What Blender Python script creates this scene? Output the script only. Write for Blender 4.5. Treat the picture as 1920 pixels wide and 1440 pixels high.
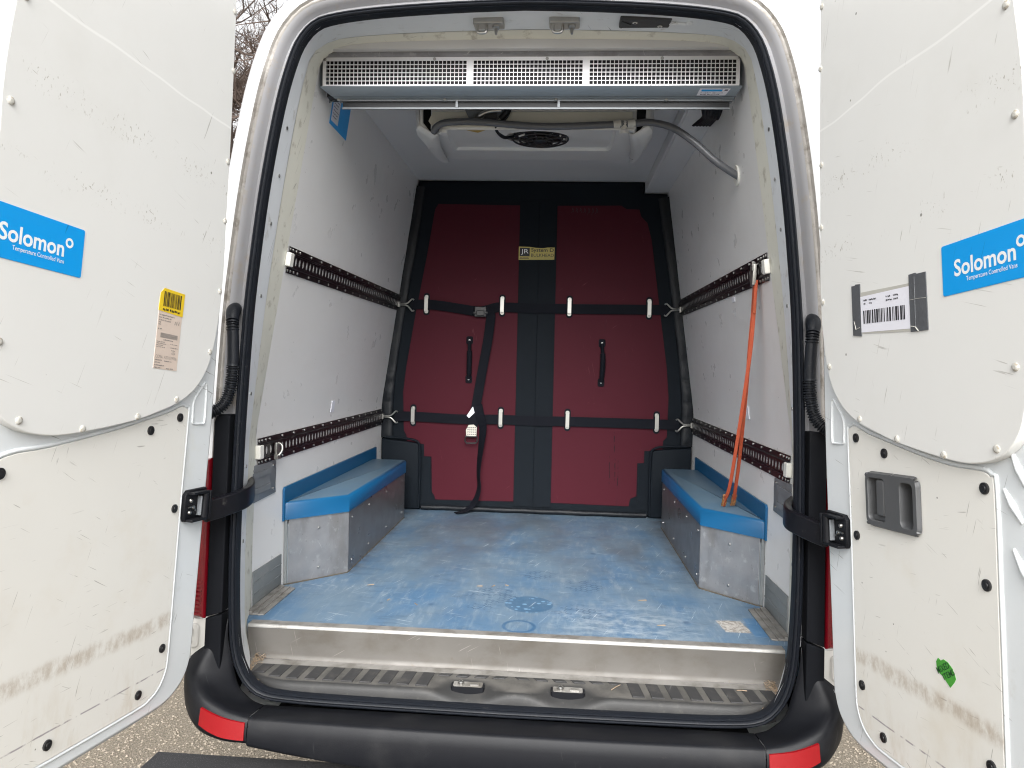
import bpy, bmesh, math, random
import numpy as np
from mathutils import Matrix, Vector

R = math.radians
rnd = random.Random(7)
for o in list(bpy.data.objects):
    bpy.data.objects.remove(o)
scene = bpy.context.scene
COL = scene.collection

# ------------------------------------------------------------------ camera
cam_d = bpy.data.cameras.new('camera')
cam_d.sensor_width = 36.0
cam_d.lens = 36.0 * 1331.0 / 1920.0
cam_d.clip_start = 0.05
cam_d.clip_end = 500
cam = bpy.data.objects.new('camera', cam_d)
COL.objects.link(cam)
CAM = Vector((0.125, -2.045, 1.58))
c_r = Vector((0.9974, 0.0674, 0.0245)).normalized()
c_b = Vector((0.0669, -0.9974, 0.0276))
c_b = (c_b - c_r * c_b.dot(c_r)).normalized()
c_u = c_b.cross(c_r)
cam.matrix_world = Matrix(((c_r.x, c_u.x, c_b.x, CAM.x), (c_r.y, c_u.y, c_b.y, CAM.y),
                           (c_r.z, c_u.z, c_b.z, CAM.z), (0, 0, 0, 1)))
scene.camera = cam

# ------------------------------------------------------------------ sky, sun, exposure
SUN_EL, SUN_AZ = 38.0, 177.0          # behind the photographer, under a bright overcast
world = bpy.data.worlds.new('World')
scene.world = world
world.use_nodes = True
wn = world.node_tree
bg = wn.nodes['Background']
sky = wn.nodes.new('ShaderNodeTexSky')
sky.sky_type = 'NISHITA'
sky.sun_disc = False
sky.sun_elevation = R(SUN_EL)
sky.sun_rotation = R(SUN_AZ)
sky.air_density = 1.0
sky.dust_density = 6.0
sky.ozone_density = 1.0
hs = wn.nodes.new('ShaderNodeHueSaturation')
hs.inputs['Saturation'].default_value = 0.06
wn.links.new(sky.outputs[0], hs.inputs['Color'])
wn.links.new(hs.outputs[0], bg.inputs[0])
bg.inputs[1].default_value = 0.15
sun_d = bpy.data.lights.new('sun', 'SUN')
sun_d.energy = 0.9
sun_d.angle = R(50)
sun_d.color = (1.0, 0.97, 0.93)
sun = bpy.data.objects.new('sun', sun_d)
COL.objects.link(sun)
az, el = R(SUN_AZ), R(SUN_EL)
sdir = Vector((math.sin(az) * math.cos(el), math.cos(az) * math.cos(el), math.sin(el)))
sun.rotation_euler = sdir.to_track_quat('Z', 'Y').to_euler()
scene.view_settings.view_transform = 'Standard'
scene.view_settings.look = 'None'
scene.view_settings.gamma = 1.0
scene.view_settings.exposure = 1.32
scene.view_settings.use_curve_mapping = False
scene.cycles.filter_width = 1.1
scene.cycles.adaptive_threshold = 0.02
scene.cycles.max_bounces = 7
scene.cycles.diffuse_bounces = 5
scene.cycles.glossy_bounces = 3
scene.cycles.transmission_bounces = 2


# ------------------------------------------------------------------ materials
class NT:
    def __init__(s, name):
        s.m = bpy.data.materials.new(name)
        s.m.use_nodes = True
        s.t = s.m.node_tree
        s.n = s.t.nodes
        s.b = s.n['Principled BSDF']
        tc = s.n.new('ShaderNodeTexCoord')
        s.obj = tc.outputs['Object']
        s.gen = tc.outputs['Generated']

    def link(s, a, b):
        s.t.links.new(a, b)

    def put(s, sock, v):
        if hasattr(v, 'is_linked'):
            s.link(v, sock)
        elif isinstance(v, (tuple, list)) and len(v) == 3 and sock.type == 'RGBA':
            sock.default_value = (*v, 1)
        else:
            sock.default_value = v

    def map(s, scale=(1, 1, 1), rot=(0, 0, 0), loc=(0, 0, 0), vec=None):
        n = s.n.new('ShaderNodeMapping')
        s.put(n.inputs[0], vec or s.obj)
        n.inputs[1].default_value = loc
        n.inputs[2].default_value = rot
        n.inputs[3].default_value = scale
        return n.outputs[0]

    def noise(s, scale, detail=4, rough=.55, vec=None, dist=0):
        n = s.n.new('ShaderNodeTexNoise')
        s.put(n.inputs['Vector'], vec or s.obj)
        n.inputs['Scale'].default_value = scale
        n.inputs['Detail'].default_value = detail
        n.inputs['Roughness'].default_value = rough
        n.inputs['Distortion'].default_value = dist
        return n.outputs['Fac']

    def vor(s, scale, vec=None, feature='F1', out='Distance'):
        n = s.n.new('ShaderNodeTexVoronoi')
        n.feature = feature
        s.put(n.inputs['Vector'], vec or s.obj)
        n.inputs['Scale'].default_value = scale
        return n.outputs[out]

    def step(s, v, lo, hi, a=0., b=1.):
        n = s.n.new('ShaderNodeMapRange')
        n.interpolation_type = 'SMOOTHSTEP'
        s.put(n.inputs[0], v)
        for i, x in ((1, lo), (2, hi), (3, a), (4, b)):
            n.inputs[i].default_value = x
        return n.outputs[0]

    def math(s, op, a, b=0., c=None, clamp=False):
        n = s.n.new('ShaderNodeMath')
        n.operation = op
        n.use_clamp = clamp
        s.put(n.inputs[0], a)
        s.put(n.inputs[1], b)
        if c is not None:
            s.put(n.inputs[2], c)
        return n.outputs[0]

    def mul(s, a, b):
        return s.math('MULTIPLY', a, b)

    def mix(s, f, a, b, mode='MIX'):
        n = s.n.new('ShaderNodeMix')
        n.data_type = 'RGBA'
        n.blend_type = mode
        s.put(n.inputs[0], f)
        s.put(n.inputs[6], a)
        s.put(n.inputs[7], b)
        return n.outputs[2]

    def sep(s, vec=None):
        n = s.n.new('ShaderNodeSeparateXYZ')
        s.put(n.inputs[0], vec or s.obj)
        return n.outputs

    def band(s, v, c, w):
        d = s.math('ABSOLUTE', s.math('SUBTRACT', v, c))
        return s.step(d, w * .25, w, 1., 0.)

    def bump(s, h, strength=.3, dist=.002):
        n = s.n.new('ShaderNodeBump')
        n.inputs['Strength'].default_value = strength
        n.inputs['Distance'].default_value = dist
        s.put(n.inputs['Height'], h)
        s.link(n.outputs[0], s.b.inputs['Normal'])

    def scratches(s, density=.6, seed=0., thin=260, ln=9, dirs=(.35, 1.9)):
        """thin dark hairlines in a few directions, in sparse patches"""
        out = None
        for k, a in enumerate(dirs):
            v = s.map((1, 1, 1), (0.6 * k, 0.4 * k + .2, a), (seed + k * 3.1, seed, k))
            v = s.map((thin, ln, ln), vec=v)
            f = s.step(s.noise(1., 1, .4, v, .35), .735, .775)
            p = s.step(s.noise(5.5, 3, .6, s.map(loc=(seed * 2 + k * 5, k, seed))), .66 - .25 * density, .78 - .25 * density)
            f = s.mul(f, p)
            out = f if out is None else s.math('MAXIMUM', out, f)
        return out


MATS = {}


def mat(name, base, rough=.5, metal=0., var=None, dirt=(), scr=None, bump=None, coat=0., spec=.5, extra=None, rvar=None):
    N = NT(name)
    c = N.mix(0., base, base)
    if var:
        n = N.noise(var[0], 5, .6)
        f = N.math('ADD', N.mul(N.math('SUBTRACT', n, .5), 2 * var[1]), 1.)
        comb = N.n.new('ShaderNodeCombineColor')
        for i in range(3):
            N.link(f, comb.inputs[i])
        c = N.mix(1., c, comb.outputs[0], 'MULTIPLY')
    for i, d in enumerate(dirt):
        col, sc, lo, hi, st = d[:5]
        vec = N.map(d[5] if len(d) > 5 else (1, 1, 1), loc=(i * 7.3, i * 3.1, i))
        f = N.mul(N.step(N.noise(sc, 6, .62, vec), lo, hi), st)
        c = N.mix(f, c, col)
    if scr:
        c = N.mix(N.mul(N.scratches(scr[2], scr[3] if len(scr) > 3 else 0., **(scr[4] if len(scr) > 4 else {})), scr[1]), c, scr[0])
    if extra:
        c = extra(N, c)
    N.link(c, N.b.inputs['Base Color'])
    N.b.inputs['Metallic'].default_value = metal
    N.b.inputs['Specular IOR Level'].default_value = spec
    if rvar:
        N.link(N.step(N.noise(rvar[0], 4), .3, .7, max(rough - rvar[1], .03), rough + rvar[1]), N.b.inputs['Roughness'])
    else:
        N.b.inputs['Roughness'].default_value = rough
    if coat:
        N.b.inputs['Coat Weight'].default_value = coat
        N.b.inputs['Coat Roughness'].default_value = .08
    if bump:
        N.bump(N.noise(bump[0], 4, .6), bump[1], bump[2] if len(bump) > 2 else .002)
    MATS[name] = N.m
    return N.m


BROWN = (.26, .20, .13)
GREY = (.22, .22, .21)


def upper_extra(N, c):
    x, y, z = N.sep()
    n = N.noise(60, 4, .7)
    for w, wd, seed in ((1.07, .035, 1.3), (.912, .03, 4.2)):
        b = N.band(y, w, wd)
        s = N.scratches(1.6, seed, 330, 40)
        p = N.mul(N.step(N.noise(170, 2, .6, N.map((1, .5, 1), loc=(seed, 0, 0))), .62, .7), .9)
        f = N.mul(N.mul(b, N.math('MAXIMUM', s, p)), N.step(N.noise(9, 3, .5, N.map(loc=(seed, 2, 0))), .42, .55))
        c = N.mix(N.mul(f, .75), c, (.30, .27, .22))
    # thin pale crease across the top of the panel
    f = N.band(N.math('ADD', y, N.mul(N.noise(2.2, 2), .06)), 1.25, .004)
    c = N.mix(N.mul(f, .5), c, (.9, .9, .88))
    # sparse red and dark chips
    v = N.vor(9., N.map(loc=(.31, .2, .4)))
    c = N.mix(N.step(v, .022, .035, .8, 0.), c, (.13, .12, .10))
    return c


def lower_extra(N, c):
    x, y, z = N.sep()
    wob = N.mul(N.math('SUBTRACT', N.noise(11, 4, .6), .5), .03)
    yy = N.math('ADD', y, wob)
    f = N.mul(N.band(yy, -.026, .026), N.step(N.noise(45, 5, .75, N.map((1, .5, 1))), .3, .7))
    c = N.mix(N.mul(f, .62), c, (.33, .25, .17))
    f = N.band(N.math('ADD', y, N.mul(N.math('SUBTRACT', N.noise(6, 3), .5), .006)), -.146, .0026)
    c = N.mix(N.mul(f, N.step(N.noise(28, 3), .40, .52, 0., .7)), c, (.16, .13, .17))
    # yellow-brown water stains low on the panel
    g = N.step(y, -.26, .05, 1., 0.)
    f = N.mul(N.step(N.noise(7, 6, .7, N.map((1.6, .5, 1), loc=(3, 0, 0))), .48, .72), g)
    c = N.mix(N.mul(f, .38), c, (.42, .32, .18))
    v = N.vor(13., N.map(loc=(.7, .2, .1)))
    c = N.mix(N.step(v, .018, .03, .8, 0.), c, (.10, .09, .08))
    return c


def lining_extra(N, c):
    for sc_, seed, r in ((5.5, .31, .030), (11., .77, .022)):
        v = N.vor(sc_, N.map((1, 1.4, 1), loc=(seed, seed * 2, seed * 5)))
        m = N.step(N.noise(2.3, 2, .5, N.map(loc=(seed * 9, 1, 2))), .45, .55)
        c = N.mix(N.mul(N.step(v, r * .5, r, .75, 0.), m), c, (.10, .10, .10))
    return c


mat('white_panel', (.71, .71, .69), .38, var=(3, .03), dirt=[((.5, .48, .42), 2.2, .5, .8, .25)], scr=((.28, .26, .23), .6, .75), extra=upper_extra, rvar=(20, .08))
mat('white_board', (.72, .71, .67), .42, var=(4, .03), dirt=[((.55, .47, .33), 3.5, .52, .78, .3)], scr=((.22, .20, .18), .6, .8, 2., dict(thin=320, ln=16, dirs=(.3, 1.5, 2.6))), extra=lower_extra)
mat('door_paint', (.68, .71, .725), .3, var=(5, .03), dirt=[((.42, .38, .30), 9, .58, .8, .5), ((.5, .45, .18), 2.3, .62, .8, .3)], scr=((.2, .2, .19), .7, .9, 5.), coat=.3)
mat('body_paint', (.70, .71, .715), .22, var=(6, .02), dirt=[((.4, .36, .3), 14, .62, .8, .35)], coat=.5)
mat('gutter_paint', (.25, .25, .26), .4, var=(7, .04), dirt=[((.26, .22, .17), 16, .55, .74, .6), ((.3, .27, .22), 60, .6, .72, .5)])
mat('sealant', (.27, .255, .235), .8, var=(25, .25), dirt=[((.12, .10, .08), 30, .5, .7, .7), ((.5, .48, .45), 12, .55, .7, .6)], bump=(70, .5, .003))
mat('flange_paint', (.74, .77, .80), .36, var=(8, .03), dirt=[((.3, .27, .22), 18, .58, .75, .5)], scr=((.2, .2, .2), .6, .8, 1.))
mat('cream_edge', (.72, .71, .63), .55, var=(12, .06), dirt=[((.25, .21, .15), 22, .55, .72, .55)], scr=((.2, .18, .14), .6, .9, 3.))
mat('lining', (.72, .715, .71), .34, var=(2, .02), dirt=[((.45, .43, .40), 4, .58, .8, .25)], extra=lining_extra, rvar=(12, .07))
mat('ceiling_lining', (.64, .64, .645), .4, var=(2, .03))
mat('rubber', (.005, .0065, .010), .5, spec=.3, var=(60, .2), dirt=[((.08, .075, .07), 70, .62, .75, .4)], bump=(150, .2, .001))
mat('black_plastic', (.0055, .006, .008), .5, spec=.22, var=(30, .15), dirt=[((.03, .03, .03), 6, .5, .8, .4), ((.10, .09, .08), 90, .68, .77, .3)], scr=((.08, .08, .08), .3, .5, 2.), bump=(420, .25, .0008))
def dust_extra(N, c):
    g = N.n.new('ShaderNodeNewGeometry')
    z = N.sep(g.outputs['Normal'])[2]
    f = N.mul(N.step(z, .93, .99), N.step(N.noise(14, 5, .6), .3, .65, .3, .9))
    return N.mix(f, c, (.095, .09, .082))


mat('tread_plastic', (.018, .018, .018), .6, extra=dust_extra, var=(20, .2), dirt=[((.05, .047, .043), 8, .5, .75, .6), ((.07, .066, .06), 60, .58, .72, .35)], bump=(300, .3, .001))
mat('tread_pad', (.024, .024, .025), .62, var=(30, .2), dirt=[((.07, .065, .06), 25, .5, .75, .6)], scr=((.12, .12, .12), .5, 1.0, 4.))
mat('trim_black', (.0042, .0048, .0065), .7, spec=.1, dirt=[((.02, .02, .02), 8, .5, .8, .4)], bump=(420, .2, .0008))
mat('arm_black', (.004, .004, .006), .35, spec=.28, dirt=[((.09, .085, .08), 30, .6, .75, .5)], scr=((.2, .2, .2), .6, .9, 3.))
mat('red_lens', (.17, .004, .010), .15, var=(30, .08), coat=.3)
mat('lamp_clear', (.55, .50, .50), .15, coat=.5)
mat('reflector_red', (.21, .003, .006), .25, bump=(500, .3, .001), coat=.15)
mat('grey_plastic', (.075, .077, .080), .5, var=(20, .08), bump=(500, .15, .0006))
mat('dark_grey_plastic', (.03, .031, .034), .55)
mat('light_plastic', (.50, .49, .46), .5, var=(20, .05))
mat('clip_black', (.01, .01, .011), .4)
mat('bolt_paint', (.52, .51, .47), .5, dirt=[((.25, .2, .13), 150, .5, .65, .7)])
mat('steel', (.42, .415, .40), .32, 1., var=(40, .1), dirt=[((.3, .26, .2), 60, .6, .75, .6)])
mat('zinc', (.40, .395, .37), .38, .9, var=(60, .1))
mat('galvanised', (.21, .225, .24), .5, .35, var=(30, .12), dirt=[((.1, .1, .1), 12, .6, .8, .4)], scr=((.4, .4, .4), .5, .6, 6.))
mat('alu_side', (.25, .245, .25), .33, .7, var=(10, .06), rvar=(12, .06))
mat('grime', (.075, .065, .05), .85, var=(40, .4))
mat('alu', (.34, .34, .35), .42, .7, var=(22, .16), dirt=[((.20, .19, .18), 11, .45, .7, .6, (1, 1, .35)), ((.55, .55, .55), 34, .56, .72, .5), ((.12, .11, .10), 70, .64, .74, .5)], scr=((.7, .7, .7), .5, 1., 2.), rvar=(15, .1))
mat('alu_bright', (.78, .78, .80), .4, .25, var=(10, .03), rvar=(9, .06))
mat('alu_dull', (.33, .37, .40), .45, .55, var=(5, .05), dirt=[((.2, .2, .2), 7, .6, .8, .3)])
mat('sill_alu', (.120, .113, .104), .55, .25, var=(6, .12), dirt=[((.085, .075, .062), 7, .42, .72, .75, (1, 1, 1.6)), ((.10, .085, .07), 40, .62, .74, .6)], scr=((.3, .28, .26), .5, .9, 9.), rvar=(8, .1))
mat('sill_edge', (.26, .25, .235), .5, .3, var=(20, .25), dirt=[((.11, .10, .085), 14, .42, .7, .75)])
mat('worn_highlight', (.33, .325, .31), .4, .3, var=(40, .25), dirt=[((.2, .19, .17), 30, .5, .7, .6)])  # edge highlight put into the colour of the worn sill lip
mat('kick_plastic', (.17, .185, .19), .5, var=(8, .08), dirt=[((.28, .27, .25), 10, .5, .75, .5)], scr=((.35, .35, .34), .5, .8, 3.))
def lid_extra(N, c):  # sheen and dust on upward faces, both painted as a pale haze
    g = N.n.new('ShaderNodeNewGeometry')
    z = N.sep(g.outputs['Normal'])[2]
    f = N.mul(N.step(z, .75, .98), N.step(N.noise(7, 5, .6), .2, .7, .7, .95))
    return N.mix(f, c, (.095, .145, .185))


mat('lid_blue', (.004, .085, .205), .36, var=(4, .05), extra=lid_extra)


def floor_extra(N, c):
    x, y, z = N.sep()
    pos = N.obj

    def circ(cx, cy):
        dx = N.math('SUBTRACT', x, cx)
        dy = N.math('SUBTRACT', y, cy)
        return N.math('SQRT', N.math('ADD', N.mul(dx, dx), N.mul(dy, dy)))
    wear = N.noise(5, 6, .65, N.map((1, .45, 1)))
    c = N.mix(N.step(wear, .30, .62, .15, .85), c, (.125, .178, .228))
    fine = N.noise(70, 5, .7, N.map((1, .12, 1)))
    c = N.mix(N.step(fine, .50, .66, 0., .4), c, (.20, .255, .30))
    smear = N.noise(9, 6, .7, N.map((1.0, 3.2, 1), loc=(2, 5, 0)))
    c = N.mix(N.step(smear, .54, .68, 0., .5), c, (.045, .085, .14))
    rub = N.noise(34, 5, .75, N.map((1, .3, 1), (0, 0, .25), (1, 1, 0)))
    c = N.mix(N.mul(N.step(rub, .52, .66), N.step(N.noise(4, 3), .42, .6, 0., .55)), c, (.24, .29, .33))
    # lighter, scrubbed sweep near the right of the threshold
    sc = N.mul(N.step(circ(.36, .13), .02, .34, 1., 0.), N.step(N.noise(16, 6, .8, N.map((1, 2.2, 1))), .42, .62))
    c = N.mix(N.mul(sc, .6), c, (.36, .41, .45))
    # patchy brown-grey tone, stronger further in
    fl = N.mul(N.step(y, .35, 1.1), N.step(N.noise(3, 5, .6, N.map((1.6, .6, 1), loc=(4, 0, 0))), .35, .65))
    c = N.mix(N.mul(fl, .7), c, (.085, .10, .118))
    # dark wet spots
    v = N.vor(5.2, N.map((1, .8, 1), loc=(.37, .11, 0)))
    c = N.mix(N.step(v, .04, .09, .6, 0.), c, (.02, .06, .125))
    # round foot mark with pale dots, and a ring
    r = circ(.043, .292)
    disc = N.step(r, .078, .082, 1., 0.)
    dots = N.step(N.vor(38., N.map((1, 1, 0))), .22, .30, 1., 0.)
    c = N.mix(N.mul(disc, .65), c, (.025, .085, .165))
    c = N.mix(N.mul(N.mul(disc, dots), .45), c, (.25, .42, .60))
    c = N.mix(N.mul(N.band(circ(.021, .089), .047, .009), .75), c, (.028, .09, .18))
    # tyre-tread and shoe prints
    br = N.n.new('ShaderNodeTexBrick')
    N.link(N.map((1, 1, 1), (0, 0, .5)), br.inputs['Vector'])
    for k, val in (('Scale', 28.), ('Mortar Size', .06), ('Brick Width', .6), ('Row Height', .55)):
        br.inputs[k].default_value = val
    for k, val in (('Color1', 0), ('Color2', 0), ('Mortar', 1)):
        br.inputs[k].default_value = (val, val, val, 1)
    for cx, cy, rr in ((-.085, .37, .10), (.205, .24, .085), (-.115, .245, .05), (.23, .52, .09), (.07, .62, .07)):
        m = N.mul(N.step(circ(cx, cy), rr * .7, rr, 1., 0.), N.step(N.noise(26, 3), .42, .55))
        c = N.mix(N.mul(N.mul(m, br.outputs['Color']), .75), c, (.028, .07, .135))
    # worn-through rectangle on the right with bare glue
    u = N.math('ABSOLUTE', N.math('SUBTRACT', N.math('ADD', x, N.mul(y, .12)), .703))
    w = N.math('ABSOLUTE', N.math('SUBTRACT', y, .175))
    nz = N.mul(N.math('SUBTRACT', N.noise(60, 3), .5), .014)
    m = N.mul(N.step(N.math('ADD', u, nz), .037, .041, 1., 0.), N.step(N.math('ADD', w, nz), .047, .052, 1., 0.))
    pc = N.mix(N.step(N.noise(70, 5, .7), .4, .6), (.22, .20, .175), (.46, .44, .41))
    c = N.mix(m, c, pc)
    m = N.mul(N.step(N.math('ABSOLUTE', N.math('SUBTRACT', x, .765)), .034, .040, 1., 0.), N.step(w, .075, .085, 1., 0.))
    c = N.mix(N.mul(m, .6), c, (.04, .15, .31))
    # curved pale scratches
    c = N.mix(N.mul(N.scratches(1.3, 3., 300, 7), .6), c, (.62, .68, .72))
    # grime along the wheel boxes
    ax = N.math('ABSOLUTE', x)
    g = N.mul(N.step(ax, .585, .655), N.step(y, .45, .6))
    c = N.mix(N.mul(g, N.step(N.noise(20, 5, .7), .35, .6, 0., .55)), c, (.06, .06, .06))
    return c


mat('floor_blue', (.058, .135, .24), .5, var=(6, .06), extra=floor_extra, bump=(160, .15, .001), rvar=(9, .12))
def red_extra(N, c):
    x, y, z = N.sep()
    wob_ = N.mul(N.math('SUBTRACT', N.noise(14, 3), .5), .012)
    xx = N.math('ADD', x, wob_)
    for cx, z0, z1 in ((.402, .95, 1.12), (.430, .97, 1.10), (.446, .93, 1.09), (.424, 1.12, 1.24)):
        m = N.mul(N.band(xx, cx, .0035), N.mul(N.step(z, z0, z0 + .02), N.step(z, z1 - .02, z1, 1., 0.)))
        c = N.mix(N.mul(m, N.step(N.noise(60, 3), .4, .55)), c, (.012, .006, .008))
    return c


mat('bulkhead_red', (.062, .0074, .0148), .62, extra=red_extra, spec=.14, var=(4, .06), dirt=[((.03, .01, .015), 7, .62, .85, .5, (3, 1, .6))], scr=((.22, .08, .09), .4, .5, 3.), bump=(500, .1, .0006))
mat('vinyl_black', (.007, .009, .012), .5, spec=.3, var=(20, .1), dirt=[((.05, .05, .05), 9, .58, .8, .5)], bump=(14, .5, .012))
mat('vinyl_flat', (.006, .009, .013), .65, spec=.12, var=(20, .1), bump=(60, .2, .002))
mat('webbing', (.006, .007, .011), .8, spec=.15, bump=(600, .4, .001))
mat('webbing_orange', (.37, .062, .022), .7, var=(120, .2), dirt=[((.25, .10, .04), 30, .55, .75, .5)], bump=(500, .5, .001))
mat('webbing_dirty', (.34, .15, .05), .8, var=(200, .35), dirt=[((.08, .04, .02), 160, .48, .6, .8)], bump=(400, .6, .002))
mat('rail_brown', (.011, .009, .011), .32, .2, var=(20, .1), spec=.6)
mat('rail_back', (.50, .49, .48), .5, .1)
mat('plug_white', (.72, .71, .66), .5)
mat('cowl_white', (.62, .62, .61), .4, var=(5, .03), dirt=[((.45, .43, .36), 6, .55, .8, .3)])
mat('cowl_cream', (.60, .58, .50), .45, var=(6, .04))
mat('fan_black', (.012, .013, .016), .5)
mat('hose_grey', (.095, .10, .11), .35, var=(30, .06))
mat('hose_clear', (.50, .49, .45), .3, var=(60, .15))
mat('sign_blue', (.0, .30, .74), .3, var=(5, .02), scr=((.0, .1, .3), .5, .8, 2.))
mat('ink_white', (.80, .82, .82), .4)
mat('ink_black', (.012, .012, .016), .5)
mat('ink_grey', (.20, .19, .18), .5)
mat('ink_mauve', (.10, .09, .13), .5)
mat('paper_white', (.74, .74, .80), .45, var=(14, .03))
mat('paper_kraft', (.60, .50, .43), .7, var=(20, .06), dirt=[((.45, .36, .3), 12, .5, .75, .35)])
mat('paper_yellow', (.74, .52, .02), .5, var=(20, .05))
mat('label_yellow', (.48, .40, .10), .5, var=(30, .08))
mat('sticker_green', (.06, .30, .035), .45, var=(60, .25))
mat('ink_green', (.01, .06, .015), .5)
mat('tape_grey', (.085, .090, .098), .42, var=(10, .1), dirt=[((.2, .2, .2), 20, .6, .8, .4)], bump=(22, .5, .004))
mat('film', (.46, .45, .41), .3)
mat('sign_edge', (.02, .12, .25), .4)
mat('wood', (.24, .18, .125), .8, var=(90, .3))
mat('bark', (.075, .055, .045), .9, var=(8, .25), bump=(20, .6, .01))
mat('twig', (.085, .060, .048), .9)
mat('step_grit', (.022, .022, .024), .75, dirt=[((.14, .14, .14), 320, .56, .66, .8)], bump=(420, .8, .002))
mat('step_edge', (.02, .02, .021), .6)
mat('underbody', (.02, .02, .02), .8)
mat('gravel_stone', (.24, .205, .16), .9, var=(60, .55), dirt=[((.38, .33, .27), 90, .5, .62, .7), ((.05, .045, .04), 70, .55, .66, .6)])
mat('ground', (.17, .145, .11), .95, var=(3, .2), dirt=[((.28, .24, .19), 120, .5, .6, .8), ((.04, .035, .03), 160, .5, .62, .7)], bump=(160, 1., .006))
mat('litter', (.34, .26, .18), .9, var=(300, .6))
mat('warning_yellow', (.42, .27, .03), .5)


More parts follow.
